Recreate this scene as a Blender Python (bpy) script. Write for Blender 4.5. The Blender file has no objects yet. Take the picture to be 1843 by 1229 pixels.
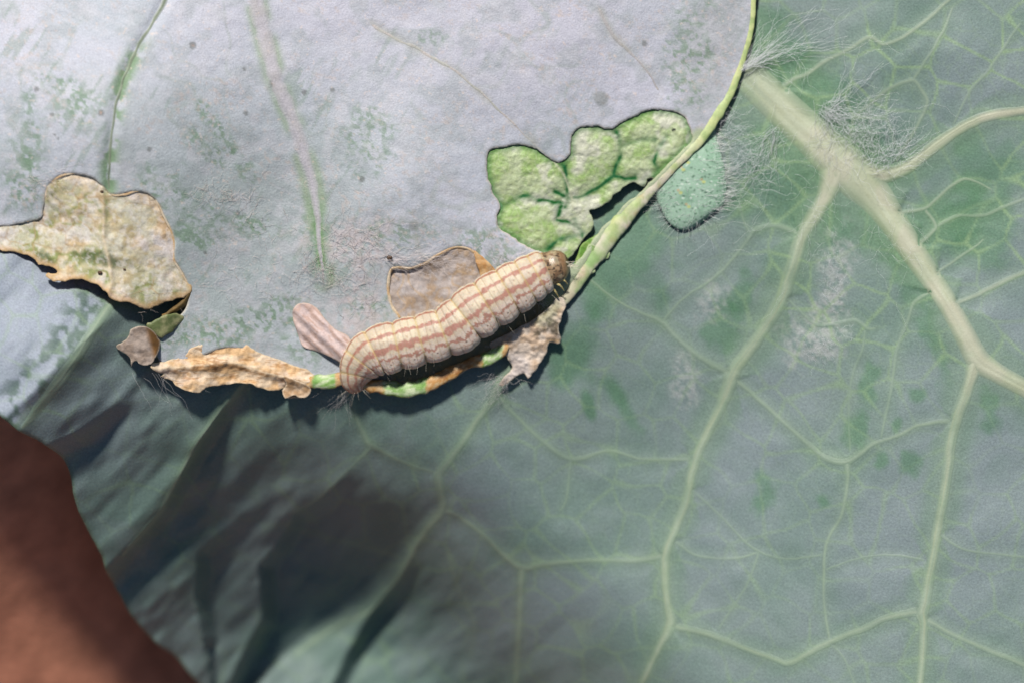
import bpy, math, random
import numpy as np

# ------------------------------------------------------------------ scene, camera, light
sc = bpy.context.scene
COL = sc.collection
D_CAM = 70.0
cam_d = bpy.data.cameras.new('camera'); cam = bpy.data.objects.new('camera', cam_d); COL.objects.link(cam)
cam.location = (0, 0, 70.6); cam.rotation_euler = (0, 0, 0)
cam_d.sensor_width = 36.0; cam_d.lens = 36.0 * D_CAM / 18.43
cam_d.clip_start = 1.0; cam_d.clip_end = 400.0
cam_d.dof.use_dof = True; cam_d.dof.focus_distance = 69.7
cam_d.dof.aperture_fstop = (cam_d.lens / 1000.0) / 1.9      # aperture 1.9 units wide (macro)
sc.camera = cam

SUN_EL, SUN_AZ = 52.0, 104.0          # azimuth: direction the light comes from, ccw from +x
w = bpy.data.worlds.new('World'); sc.world = w; w.use_nodes = True
wn = w.node_tree.nodes; wl = w.node_tree.links
bg = wn['Background']; bg.inputs['Strength'].default_value = 0.05
sky = wn.new('ShaderNodeTexSky'); sky.sky_type = 'NISHITA'; sky.sun_disc = False
sky.sun_elevation = math.radians(SUN_EL); sky.sun_rotation = math.radians(90 - SUN_AZ)
wl.new(sky.outputs[0], bg.inputs[0])
sd_ = bpy.data.lights.new('sun', 'SUN'); sun = bpy.data.objects.new('sun', sd_); COL.objects.link(sun)
sd_.energy = 5.0; sd_.angle = math.radians(6.0); sd_.color = (1.0, 0.955, 0.90)
sun.rotation_euler = (math.radians(90 - SUN_EL), 0, math.radians(SUN_AZ + 90))
sun.location = (0, 0, 30)
vs = sc.view_settings
vs.view_transform = 'Standard'; vs.look = 'None'; vs.gamma = 1.0; vs.use_curve_mapping = False
vs.exposure = 0.38
KALB = 0.62                             # photographed colour -> surface albedo

# ------------------------------------------------------------------ numeric helpers (lengths in 1/100 unit)
U = 0.01
def wx(x): return (np.asarray(x, float) - 921.5) * U
def wy(y): return (614.5 - np.asarray(y, float)) * U
def lin(c):
    c = np.asarray(c, float) / 255.0
    return np.where(c <= 0.04045, c / 12.92, ((c + 0.055) / 1.055) ** 2.4) * KALB
def sstep(a, b, x):
    t = np.clip((x - a) / (b - a), 0, 1); return t * t * (3 - 2 * t)
_tabs = {}
def vnoise(x, y, seed=0):
    if seed not in _tabs: _tabs[seed] = np.random.RandomState(seed + 11).rand(256, 256)
    T = _tabs[seed]
    xi = np.floor(x).astype(int); yi = np.floor(y).astype(int)
    fx = x - xi; fy = y - yi
    fx = fx * fx * (3 - 2 * fx); fy = fy * fy * (3 - 2 * fy)
    a = T[yi & 255, xi & 255]; b = T[yi & 255, (xi + 1) & 255]
    c = T[(yi + 1) & 255, xi & 255]; d = T[(yi + 1) & 255, (xi + 1) & 255]
    return (a * (1 - fx) + b * fx) * (1 - fy) + (c * (1 - fx) + d * fx) * fy
def fbm(x, y, s, o=4, seed=0):
    x = np.asarray(x, float) / s; y = np.asarray(y, float) / s
    v = 0; a = 0.5; n = 0
    for k in range(o):
        v = v + a * vnoise(x * 2 ** k + 17.3 * k, y * 2 ** k + 5.1 * k, seed + k); n += a; a *= 0.5
    return v / n                        # 0..1, mean .5
def mix(a, b, m):
    return a * (1 - m[..., None]) + np.asarray(b) * m[..., None]
def seg_dist(x, y, pts, both=False):
    """distance to a polyline (n,2); with both also the signed side and the parameter"""
    best = np.full(np.shape(x), 1e9); px = np.zeros(np.shape(x)); py = np.zeros(np.shape(x)); side = np.zeros(np.shape(x))
    for (ax, ay), (bx, by) in zip(pts[:-1], pts[1:]):
        dx, dy = bx - ax, by - ay; L = dx * dx + dy * dy + 1e-9
        t = np.clip(((x - ax) * dx + (y - ay) * dy) / L, 0, 1)
        qx = ax + t * dx; qy = ay + t * dy
        d = np.hypot(x - qx, y - qy); m = d < best
        best = np.where(m, d, best)
        if both:
            px = np.where(m, qx, px); py = np.where(m, qy, py)
            side = np.where(m, np.sign(dx * (y - ay) - dy * (x - ax)), side)
    return (best, px, py, side) if both else best
def inside(x, y, poly):
    r = np.zeros(np.shape(x), bool)
    for (ax, ay), (bx, by) in zip(poly, np.roll(poly, -1, 0)):
        if ay == by: continue
        r ^= ((ay > y) != (by > y)) & (x < (bx - ax) * (y - ay) / (by - ay) + ax)
    return r
def crom(pts, step=6.0, closed=False):
    P = np.asarray(pts, float); n = len(P); out = []
    for i in range(n if closed else n - 1):
        if closed: p0, p1, p2, p3 = P[i - 1], P[i], P[(i + 1) % n], P[(i + 2) % n]
        else: p0, p1, p2, p3 = P[max(i - 1, 0)], P[i], P[i + 1], P[min(i + 2, n - 1)]
        k = max(1, int(np.hypot(*(p2 - p1)[:2]) / step))
        for t in np.arange(k) / k:
            out.append(0.5 * (2 * p1 + (p2 - p0) * t + (2 * p0 - 5 * p1 + 4 * p2 - p3) * t * t + (3 * p1 - p0 - 3 * p2 + p3) * t ** 3))
    if not closed: out.append(P[-1])
    return np.array(out)
def ragged(poly, step=8, amp=3, scale=14, seed=0, smooth=True):
    """closed outline resampled and made uneven"""
    P = crom(poly, step, True) if smooth else np.array(poly, float)
    if not smooth:
        o = []
        for a, b in zip(P, np.roll(P, -1, 0)):
            k = max(1, int(np.hypot(*(b - a)) / step))
            o += [a + (b - a) * i / k for i in range(k)]
        P = np.array(o)
    nx = fbm(P[:, 0], P[:, 1], scale, 3, seed) - .5; ny = fbm(P[:, 0], P[:, 1], scale, 3, seed + 40) - .5
    return P + np.stack([nx, ny], 1) * 2 * amp
def tps(ctrl):
    C = np.array(ctrl, float); n = len(C); S = 1000.
    X = C[:, :2] / S
    def ker(r2): return np.where(r2 > 0, r2 * np.log(r2 + 1e-12), 0)
    d2 = ((X[:, None] - X[None]) ** 2).sum(-1)
    A = np.zeros((n + 3, n + 3)); A[:n, :n] = ker(d2) + np.eye(n) * 1e-4
    A[:n, n] = 1; A[:n, n + 1:] = X; A[n, :n] = 1; A[n + 1:, :n] = X.T
    sol = np.linalg.solve(A, np.r_[C[:, 2], 0, 0, 0])
    def f(x, y):
        x = np.asarray(x, float) / S; y = np.asarray(y, float) / S
        v = sol[n] + sol[n + 1] * x + sol[n + 2] * y
        for k in range(n): v = v + sol[k] * ker((x - X[k, 0]) ** 2 + (y - X[k, 1]) ** 2)
        return v
    return f
def blob(x, y, cx, cy, rx, ry, ang=0, rough=.55, seed=3, soft=.45, ns=None):
    c, s = math.cos(math.radians(ang)), math.sin(math.radians(ang))
    dx, dy = x - cx, y - cy
    u = (dx * c + dy * s) / rx; v = (-dx * s + dy * c) / ry
    r = np.hypot(u, v) + rough * 2 * (fbm(x, y, ns or min(rx, ry) * .8, 4, seed) - .5)
    return 1 - sstep(1 - soft, 1 + soft, r)

# ------------------------------------------------------------------ blender helpers
def mesh_obj(name, V, faces, mat, parent=None, col=None, smooth=True):
    """V (n,3) world units; faces list of (k,4)/(k,3) int arrays; col (n,3) linear"""
    me = bpy.data.meshes.new(name); V = np.asarray(V, np.float32)
    me.vertices.add(len(V)); me.vertices.foreach_set('co', V.ravel())
    loops = np.concatenate([f.ravel() for f in faces]).astype(np.int32)
    tot = np.concatenate([np.full(len(f), f.shape[1], np.int32) for f in faces])
    st = np.r_[0, np.cumsum(tot)[:-1]].astype(np.int32)
    me.loops.add(len(loops)); me.loops.foreach_set('vertex_index', loops)
    me.polygons.add(len(tot)); me.polygons.foreach_set('loop_start', st)
    me.polygons.foreach_set('use_smooth', np.full(len(tot), smooth))
    me.update(calc_edges=True)
    if col is not None:
        a = me.color_attributes.new('Col', 'FLOAT_COLOR', 'POINT')
        a.data.foreach_set('color', np.c_[np.clip(col, 0.002, .95), np.ones(len(col))].astype(np.float32).ravel())
    me.materials.append(mat)
    o = bpy.data.objects.new(name, me); COL.objects.link(o)
    if parent is not None: o.parent = parent
    return o
def tag(o, label=None, cat=None, group=None, kind=None):
    if label: o['label'] = label
    if cat: o['category'] = cat
    if group: o['group'] = group
    if kind: o['kind'] = kind
    return o
def material(name, rough=.6, spec=.3, grain=.12, gscale=40., bump=.25, bscale=30., sss=0., sssr=(.3, .2, .1), transl=0., tint=(1, 1, 1), coat=0., fleck=0., fcol=(.5, .42, .36), fscale=18., mid=0.):
    m = bpy.data.materials.new(name); m.use_nodes = True
    N = m.node_tree.nodes; L = m.node_tree.links
    P = N['Principled BSDF']; P.inputs['Roughness'].default_value = rough
    P.inputs['Specular IOR Level'].default_value = spec
    at = N.new('ShaderNodeAttribute'); at.attribute_name = 'Col'
    tc = N.new('ShaderNodeTexCoord')
    n1 = N.new('ShaderNodeTexNoise'); n1.inputs['Scale'].default_value = gscale; n1.inputs['Detail'].default_value = 3
    L.new(tc.outputs['Object'], n1.inputs['Vector'])
    mr = N.new('ShaderNodeMapRange'); mr.inputs[1].default_value = .25; mr.inputs[2].default_value = .75
    mr.inputs[3].default_value = 1 - grain; mr.inputs[4].default_value = 1 + grain
    L.new(n1.outputs['Fac'], mr.inputs[0])
    mx = N.new('ShaderNodeVectorMath'); mx.operation = 'SCALE'
    L.new(at.outputs['Color'], mx.inputs[0]); L.new(mr.outputs[0], mx.inputs['Scale'])
    out = mx.outputs[0]
    if fleck > 0:      # tiny pale dust flecks
        n3 = N.new('ShaderNodeTexNoise'); n3.inputs['Scale'].default_value = fscale; n3.inputs['Detail'].default_value = 4
        L.new(tc.outputs['Object'], n3.inputs['Vector'])
        r3 = N.new('ShaderNodeMapRange'); r3.inputs[1].default_value = .63; r3.inputs[2].default_value = .75
        r3.inputs[3].default_value = 0; r3.inputs[4].default_value = fleck
        L.new(n3.outputs['Fac'], r3.inputs[0])
        mm = N.new('ShaderNodeMix'); mm.data_type = 'RGBA'
        L.new(r3.outputs[0], mm.inputs[0]); L.new(out, mm.inputs[6]); mm.inputs[7].default_value = (*fcol, 1)
        out = mm.outputs[2]
    L.new(out, P.inputs['Base Color'])
    if sss:
        P.inputs['Subsurface Weight'].default_value = sss
        P.inputs['Subsurface Radius'].default_value = sssr; P.inputs['Subsurface Scale'].default_value = .12
    if coat:
        P.inputs['Coat Weight'].default_value = coat; P.inputs['Coat Roughness'].default_value = .15
    n2 = N.new('ShaderNodeTexNoise'); n2.inputs['Scale'].default_value = bscale; n2.inputs['Detail'].default_value = 5
    n2.inputs['Roughness'].default_value = .65
    L.new(tc.outputs['Object'], n2.inputs['Vector'])
    bp = N.new('ShaderNodeBump'); bp.inputs['Strength'].default_value = bump; bp.inputs['Distance'].default_value = .03
    L.new(n2.outputs['Fac'], bp.inputs['Height']); L.new(bp.outputs[0], P.inputs['Normal'])
    if transl > 0:
        T = N.new('ShaderNodeBsdfTranslucent'); L.new(out, T.inputs['Color'])
        ms = N.new('ShaderNodeMixShader'); ms.inputs[0].default_value = transl
        L.new(P.outputs[0], ms.inputs[1]); L.new(T.outputs[0], ms.inputs[2])
        L.new(ms.outputs[0], N['Material Output'].inputs['Surface'])
    return m

M_leaf = material('cabbage leaf', rough=.55, spec=.25, grain=.2, gscale=30, bump=.3, bscale=22, fleck=.10, fcol=(.32, .38, .36), fscale=16)
M_wax = material('waxy leaf underside', rough=.6, spec=.2, grain=.13, gscale=32, bump=.42, bscale=24, fleck=.5, fcol=(.52, .42, .36), fscale=10)
M_vein = material('leaf vein', rough=.5, spec=.3, grain=.07, gscale=30, bump=.2, bscale=20)
M_memb = material('green leaf membrane', rough=.5, spec=.35, grain=.12, gscale=30, bump=.45, bscale=18, transl=.08)
M_dry = material('dry leaf tissue', rough=.65, spec=.25, grain=.14, gscale=28, bump=.35, bscale=16, transl=.04)
M_body = material('caterpillar skin', rough=.5, spec=.32, grain=.10, gscale=26, bump=.3, bscale=16, sss=.7, sssr=(.5, .3, .2))
M_head = material('amber head capsule', rough=.32, spec=.5, grain=.08, gscale=26, bump=.35, bscale=14, sss=.2)
M_gbody = material('green caterpillar skin', rough=.6, spec=.3, grain=.08, gscale=24, bump=.5, bscale=14, sss=.3, sssr=(.2, .4, .2))
M_silk = material('silk thread', rough=.35, spec=.5, grain=.02, bump=0)
M_hair = material('pale bristle', rough=.35, spec=.5, grain=.02, bump=0)
M_soil = material('red soil', rough=.9, spec=.1, grain=.25, gscale=1.6, bump=.8, bscale=1.2)

def sheet(name, poly, xs, ys, zfun, thick, colfun, mat, parent=None, holes=(), edge=None, edgew=4., back=None):
    """a leaf-like sheet with real thickness, cut to an outline; returns the object"""
    X, Y = np.meshgrid(np.asarray(xs, float), np.asarray(ys, float))
    ny, nx = X.shape
    loops = [np.asarray(poly)] + [np.asarray(h) for h in holes]
    ins = inside(X, Y, loops[0])
    for h in loops[1:]: ins &= ~inside(X, Y, h)
    d = np.full(X.shape, 1e9); qx = X.copy(); qy = Y.copy()
    for lp in loops:
        b, px, py, _ = seg_dist(X, Y, np.vstack([lp, lp[:1]]), True)
        m = b < d; d = np.where(m, b, d); qx = np.where(m, px, qx); qy = np.where(m, py, qy)
    cell = ins[:-1, :-1] | ins[:-1, 1:] | ins[1:, :-1] | ins[1:, 1:]
    X = np.where(ins, X, qx); Y = np.where(ins, Y, qy); d = np.where(ins, d, 0)
    idx = np.arange(ny * nx).reshape(ny, nx)
    F = np.stack([idx[:-1, :-1], idx[1:, :-1], idx[1:, 1:], idx[:-1, 1:]], -1)[cell]
    used = np.unique(F); rem = np.full(ny * nx, -1); rem[used] = np.arange(len(used)); F = rem[F]
    x = X.ravel()[used]; y = Y.ravel()[used]; dd = d.ravel()[used]
    z = zfun(x, y)
    rnd = np.clip(1 - dd / max(thick * .6, .5), 0, 1)
    zt = z - thick * .35 * rnd ** 2; zb = z - thick + thick * .1 * rnd
    c = colfun(x, y, dd)
    if edge is not None: c = mix(c, lin(edge), 1 - sstep(0, edgew, dd))
    cb = c if back is None else np.tile(lin(back), (len(x), 1))
    n = len(x)
    V = np.r_[np.c_[wx(x), wy(y), zt * U], np.c_[wx(x), wy(y), zb * U]]
    # boundary edges
    E = np.concatenate([F[:, [0, 1]], F[:, [1, 2]], F[:, [2, 3]], F[:, [3, 0]]])
    key = np.sort(E, 1); k = key[:, 0].astype(np.int64) * n + key[:, 1]
    un, inv, cnt = np.unique(k, return_inverse=True, return_counts=True)
    B = E[cnt[inv] == 1]
    W = np.stack([B[:, 1], B[:, 0], B[:, 0] + n, B[:, 1] + n], 1)
    return mesh_obj(name, V, [F, F[:, ::-1] + n, W], mat, parent, np.r_[c, cb])

def strip(name, pts, zfun, colfun, mat, parent, hf=.35, wf=1.0, sink=.8, step=5., blend=None, lift=0., wob=0., seed=5, nprof=17, wamp=.7, wsc=14, soft=None):
    """raised rib laid on a surface: pts (x,y,width)"""
    P = crom(pts, step); x, y, wd = P[:, 0], P[:, 1], np.maximum(P[:, 2], .6)
    if wob:
        x = x + wob * 2 * (fbm(x, y, 22, 2, seed) - .5); y = y + wob * 2 * (fbm(x, y, 22, 2, seed + 9) - .5)
        wd = wd * (1 + wamp * (fbm(x, y, wsc, 2, seed + 4) - .5))
    tx, ty = np.gradient(x), np.gradient(y); l = np.hypot(tx, ty) + 1e-9; tx /= l; ty /= l
    u = np.linspace(-1, 1, nprof)
    XX = x[:, None] - ty[:, None] * u * wd[:, None] * .5 * wf
    YY = y[:, None] + tx[:, None] * u * wd[:, None] * .5 * wf
    prof = np.cos(u * np.pi / 2) ** 1.3
    endf = np.minimum(1, np.minimum(np.arange(len(x)), np.arange(len(x))[::-1]) / 2.5)[:, None]
    ZZ = zfun(XX, YY) + lift + hf * wd[:, None] * prof[None] * (.4 + .6 * endf) - sink
    ZZ += np.where(wd > 13, .09, .03)[:, None] * wd[:, None] * (fbm(u[None] * 34 + 90 + 0 * XX, (np.arange(len(x)) * step)[:, None] * .03 + 0 * XX, 6, 3, seed + 2) - .5) * prof[None]
    ZZ[:, 0] -= 1.2; ZZ[:, -1] -= 1.2
    c = colfun(XX, YY, np.broadcast_to(u, XX.shape))
    if blend is not None:
        m = np.broadcast_to(np.abs(u) ** 1.6 * .95 if soft is None else (1 - np.exp(-(np.abs(u) / soft) ** 2.4)), XX.shape)
        c = c * (1 - m[..., None]) + blend(XX, YY) * m[..., None]
    n, k = XX.shape
    idx = np.arange(n * k).reshape(n, k)
    F = np.stack([idx[:-1, :-1], idx[:-1, 1:], idx[1:, 1:], idx[1:, :-1]], -1).reshape(-1, 4)
    V = np.c_[wx(XX.ravel()), wy(YY.ravel()), ZZ.ravel() * U]
    return mesh_obj(name, V, [F], mat, parent, c.reshape(-1, 3))

def threads(name, lines, mat, parent=None, color=(225, 225, 225), bright=1.1):
    """thin tubes; lines: list of (pts (n,3), r0, r1) in 1/100 units"""
    VV, FF, b = [], [], 0
    for P, r0, r1 in lines:
        P = np.asarray(P, float); n = len(P)
        T = np.gradient(P, axis=0); T /= np.linalg.norm(T, axis=1)[:, None] + 1e-9
        A = np.cross(T, [0.13, 0.31, 0.94]); A /= np.linalg.norm(A, axis=1)[:, None] + 1e-9
        B = np.cross(T, A); r = np.linspace(r0, r1, n)[:, None]
        ring = [P + r * (A * math.cos(a) + B * math.sin(a)) for a in (0, 2.094, 4.189)]
        V = np.stack(ring, 1).reshape(-1, 3)
        V = np.c_[wx(V[:, 0]), wy(V[:, 1]), V[:, 2] * U]
        i = np.arange(n - 1)[:, None] * 3 + b; j = np.arange(3)
        q = np.stack([i + j, i + (j + 1) % 3, i + 3 + (j + 1) % 3, i + 3 + j], -1).reshape(-1, 4)
        VV.append(V); FF.append(q); b += 3 * n
    V = np.concatenate(VV)
    return mesh_obj(name, V, [np.concatenate(FF)], mat, parent, np.tile(lin(color) * bright, (len(V), 1)))

# ------------------------------------------------------------------ the lower cabbage leaf
C0 = [(330, 380), (262, 475), (210, 545), (150, 645), (55, 765), (-40, 880)]
C1 = [(520, 560), (455, 660), (393, 738), (348, 800), (281, 917), (174, 1033), (120, 1090)]
C2 = [(700, 780), (656, 823), (567, 903), (513, 935), (469, 1006), (438, 1040), (437, 1150), (400, 1215), (370, 1280)]
C3 = [(800, 900), (770, 955), (740, 1000), (706, 1064), (652, 1131), (600, 1215), (560, 1300)]
C1b = [(300, 640), (215, 720), (150, 770), (90, 800), (40, 830)]
C2b = [(480, 880), (430, 925), (380, 965), (330, 1010), (320, 1100), (330, 1180)]
def step_down(x, y, line, A, wd, pre):
    d, _, _, s = seg_dist(x, y, line, True)
    sg = -s * d                                     # positive on the lower-right side of the crest
    dn = np.where(sg > 0, -A * sstep(-.25, 1, sg / wd) + A * sstep(-.25, 1, 0 * sg), 0)
    dn = dn + np.where(sg > wd, A * .6 * (1 - np.exp(-(sg - wd) / 130)), 0)
    up = np.where(sg <= 0, -pre * np.minimum(-sg, 110) * .9, 0)
    return dn + up * np.exp(-np.maximum(-sg, 0) / 150)
def z1(x, y):
    x = np.asarray(x, float); y = np.asarray(y, float)
    t = .7 * x + .7 * y; ww = .7 * x - .7 * y
    F = 1 - sstep(-420, 50, ww)
    tt = np.clip(t, 150, 1190)
    G = np.where(tt > 545, -(tt - 545) * .84, (tt - 545) * .22)
    # soften the toe
    base = 215 * F + F * G - 120 * sstep(800, 1380, .35 * x + .94 * y) * (1 - sstep(950, 1650, x))
    st = F * step_down(x, y, C0, 16, 40, 0) + (1 - sstep(-330, -150, ww)) * (
        step_down(x, y, C1, 54, 24, .14)) + (1 - sstep(-330, -125, ww)) * step_down(x, y, C2, 80, 32, .16) \
        + (1 - sstep(-400, -115, ww)) * step_down(x, y, C3, 60, 34, .06) \
        + (1 - sstep(-480, -260, ww)) * (step_down(x, y, C1b, 48, 32, .08)) \
        + (1 - sstep(-560, -280, ww)) * step_down(x, y, C2b, 52, 28, .10)
    rel = 26 * (fbm(x, y, 330, 3, 1) - .5) + 9 * (fbm(x, y, 95, 3, 2) - .5)
    cre = F * 34 * (fbm(x * .8 + y * .75, (x - y * .9) * .32, 60, 3, 8) - .5)
    fold = 30 * sstep(1200, 1900, x)
    return base + st + rel + cre + fold - 8
# ------------------------------------------------------------------ ground far below the leaves
gx = np.r_[np.linspace(-4000, -260, 40), np.linspace(-240, 1500, 88), np.linspace(1560, 6000, 40)]
gy = np.r_[np.linspace(-4000, -60, 40), np.linspace(-40, 1700, 88), np.linspace(1760, 5500, 40)]
GX, GY = np.meshgrid(gx, gy); gi = np.arange(GX.size).reshape(GX.shape)
GZ = z1(GX, GY)
GZ = np.min([np.roll(np.pad(GZ, 6, 'edge'), (i, j), (0, 1))[6:-6, 6:-6] for i in range(-5, 6, 1) for j in range(-5, 6, 1)], 0)
for _ in range(3):                                     # the bank lies under the leaf and follows its fall
    GZ = sum(np.roll(np.pad(GZ, 4, 'edge'), (i, j), (0, 1))[4:-4, 4:-4] for i in range(-3, 4) for j in range(-3, 4)) / 49
GZ = GZ - 110 + 26 * (fbm(GX, GY, 160, 4, 60) - .5)
gcol = mix(np.tile(lin((236, 168, 136)), (GX.size, 1)), lin((218, 148, 118)), fbm(GX.ravel(), GY.ravel(), 300, 4, 61))
ground = mesh_obj('ground', np.c_[wx(GX.ravel()), wy(GY.ravel()), GZ.ravel() * U],
                  [np.stack([gi[:-1, :-1], gi[1:, :-1], gi[1:, 1:], gi[:-1, 1:]], -1).reshape(-1, 4)], M_soil, None, gcol)
tag(ground, 'blurred reddish brown soil showing past the dark leaf margin', 'ground', kind='structure')

VEINS1 = [
 [(1290, 75, 46), (1345, 127, 48), (1400, 180, 49), (1450, 226, 52), (1500, 275, 58), (1545, 317, 60), (1580, 352, 50), (1610, 395, 40), (1640, 440, 36), (1680, 500, 31), (1715, 555, 29), (1745, 612, 31), (1765, 648, 33), (1800, 672, 27), (1870, 710, 24), (1960, 760, 22)],
 [(1762, 640, 24), (1748, 690, 20), (1727, 750, 17), (1715, 800, 16), (1705, 880, 15), (1693, 950, 15), (1683, 1010, 15), (1668, 1090, 17), (1664, 1104, 19), (1667, 1140, 14), (1660, 1240, 11), (1650, 1330, 9)],
 [(1660, 1102, 12), (1600, 1115, 9), (1560, 1135, 9), (1500, 1160, 9), (1430, 1198, 9), (1405, 1195, 8), (1340, 1172, 8), (1280, 1150, 9), (1215, 1137, 10)],
 [(1664, 1112, 10), (1720, 1145, 7), (1815, 1185, 7), (1900, 1220, 6)],
 [(1548, 308, 40), (1600, 312, 25), (1640, 297, 20), (1690, 260, 18), (1740, 226, 17), (1790, 206, 15), (1870, 195, 12), (1960, 190, 10)],
 [(1528, 268, 44), (1510, 302, 48), (1499, 328, 34), (1491, 350, 27), (1480, 370, 24), (1450, 420, 22), (1430, 480, 21), (1410, 540, 20), (1375, 600, 19), (1335, 655, 20), (1322, 680, 23), (1305, 730, 17), (1270, 800, 15), (1250, 860, 14), (1240, 910, 14), (1220, 960, 14), (1203, 1005, 17), (1203, 1050, 14), (1207, 1100, 14), (1212, 1137, 18), (1190, 1180, 12), (1165, 1240, 10), (1130, 1330, 8)],
 [(1203, 1005, 10), (1150, 1017, 7), (1060, 1018, 7), (985, 1025, 8), (940, 1035, 10), (900, 1005, 7), (860, 965, 7), (825, 940, 7), (793, 925, 8)],
 [(940, 1035, 10), (937, 1090, 8), (935, 1150, 8), (930, 1240, 7), (925, 1330, 6)],
 [(925, 655, 12), (900, 690, 12), (890, 715, 12), (860, 755, 10), (830, 800, 10), (800, 840, 11), (785, 860, 12), (790, 890, 12), (793, 925, 12), (770, 955, 10), (740, 1000, 9), (706, 1064, 9), (652, 1131, 8), (567, 1176, 7), (500, 1225, 6)],
 [(893, 715, 8), (930, 750, 6), (970, 790, 6), (1030, 830, 7), (1100, 815, 5), (1160, 830, 5), (1245, 830, 5)],
 [(1030, 830, 5), (1022, 900, 4), (1010, 925, 3)],
 [(1320, 675, 9), (1360, 710, 7), (1400, 745, 7), (1460, 800, 7), (1490, 825, 8), (1530, 832, 9), (1575, 800, 6), (1620, 785, 6), (1660, 765, 6), (1715, 758, 7)],
 [(1530, 832, 8), (1530, 870, 6), (1520, 930, 6), (1500, 965, 5), (1490, 1000, 5), (1490, 1100, 5), (1500, 1160, 5)],
 [(1318, 672, 9), (1260, 640, 7), (1220, 605, 7), (1195, 580, 8), (1150, 560, 5), (1120, 545, 4), (1060, 500, 4)],
 [(1195, 580, 5), (1230, 540, 4), (1300, 490, 5), (1350, 430, 6), (1362, 414, 7), (1400, 405, 7), (1445, 420, 7)],
 [(1355, 425, 5), (1335, 370, 4), (1342, 330, 3)],
 [(1220, 980, 6), (1260, 1005, 4), (1330, 1010, 4), (1372, 998, 3)],
 [(1692, 960, 6), (1740, 990, 4), (1815, 1000, 4), (1900, 1010, 4)],
 [(1400, 168, 8), (1427, 142, 7), (1458, 129, 7), (1488, 108, 7), (1531, 86, 6), (1570, 64, 6), (1600, 77, 6), (1656, 47, 6), (1720, -10, 5)],
 [(1545, 205, 4), (1565, 190, 5), (1600, 160, 6), (1647, 142, 6), (1665, 164, 6), (1673, 185, 6), (1656, 224, 5), (1634, 260, 5), (1612, 300, 5)],
 [(1649, 140, 5), (1678, 95, 4), (1703, 52, 4), (1720, 10, 3)],
 [(1840, 40, 4), (1790, 116, 4), (1747, 168, 4), (1720, 226, 4)],
 [(1620, 382, 7), (1670, 375, 6), (1690, 357, 5), (1729, 326, 5), (1752, 322, 4), (1790, 340, 3)],
 [(1670, 376, 5), (1690, 408, 6), (1658, 439, 7), (1642, 448, 6)],
 [(1690, 408, 5), (1729, 388, 5), (1775, 386, 5), (1811, 373, 5), (1880, 345, 4)],
 [(1678, 503, 6), (1693, 490, 5), (1744, 455, 4), (1775, 430, 3)],
 [(1712, 552, 9), (1729, 544, 8), (1768, 529, 7), (1815, 505, 7), (1900, 470, 6)],
 [(1412, 525, 5), (1430, 545, 4), (1471, 583, 5), (1510, 583, 5), (1545, 577, 5), (1565, 591, 5), (1582, 591, 3)],
 [(1561, 593, 4), (1557, 630, 4), (1541, 669, 4), (1532, 740, 4), (1536, 815, 3)],
 [(1690, 520, 4), (1651, 544, 5), (1639, 575, 5), (1619, 630, 5), (1608, 700, 5), (1590, 790, 4)],
 [(616, 670, 7), (628, 715, 7), (640, 760, 7), (655, 795, 8), (665, 806, 8), (720, 835, 5), (782, 856, 5)],
 [(665, 806, 6), (620, 850, 4), (560, 905, 4), (510, 935, 4)],
 [(262, 475, 13), (210, 545, 13), (180, 595, 13), (150, 645, 14), (105, 705, 12), (68, 752, 9), (56, 768, 5)],
 [(455, 660, 9), (420, 710, 9), (393, 738, 10), (370, 772, 11), (348, 800, 10), (310, 865, 8), (281, 917, 7), (240, 968, 6), (202, 1008, 4)],
 [(500, 965, 4), (560, 985, 4), (640, 1005, 4), (715, 1025, 4)],
 [(1668, 1010, 4), (1600, 1000, 3), (1540, 1010, 3), (1490, 1030, 3)],
 [(1245, 880, 4), (1300, 930, 3), (1360, 990, 4), (1420, 1010, 3), (1490, 1000, 3)],
 [(1372, 998, 3), (1350, 1060, 3), (1300, 1140, 3)],
 [(1500, 1160, 4), (1530, 1200, 3), (1550, 1260, 3)],
 [(800, 1010, 3), (820, 1080, 3), (850, 1150, 3), (840, 1220, 3)],
]
VC1 = [crom(v, 30) for v in VEINS1]
def vein_d(x, y):
    d = np.full(np.shape(x), 1e9); wv = np.zeros(np.shape(x))
    for P in VC1:
        bx0, bx1, by0, by1 = P[:, 0].min() - 60, P[:, 0].max() + 60, P[:, 1].min() - 60, P[:, 1].max() + 60
        m = (x > bx0) & (x < bx1) & (y > by0) & (y < by1)
        if not m.any(): continue
        xm, ym = x[m], y[m]; bd = np.full(xm.shape, 1e9); bw = np.zeros(xm.shape)
        for (ax, ay, aw), (bx, by, bw2) in zip(P[:-1], P[1:]):
            dx, dy = bx - ax, by - ay; L = dx * dx + dy * dy + 1e-9
            t = np.clip(((xm - ax) * dx + (ym - ay) * dy) / L, 0, 1)
            q = np.hypot(xm - ax - t * dx, ym - ay - t * dy) - (aw + t * (bw2 - aw)) * .5
            k = q < bd; bd = np.where(k, q, bd); bw = np.where(k, aw + t * (bw2 - aw), bw)
        dm = d[m]; k = bd < dm
        dm[k] = bd[k]; d[m] = dm; wm = wv[m]; wm[k] = bw[k]; wv[m] = wm
    return d, wv
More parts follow.
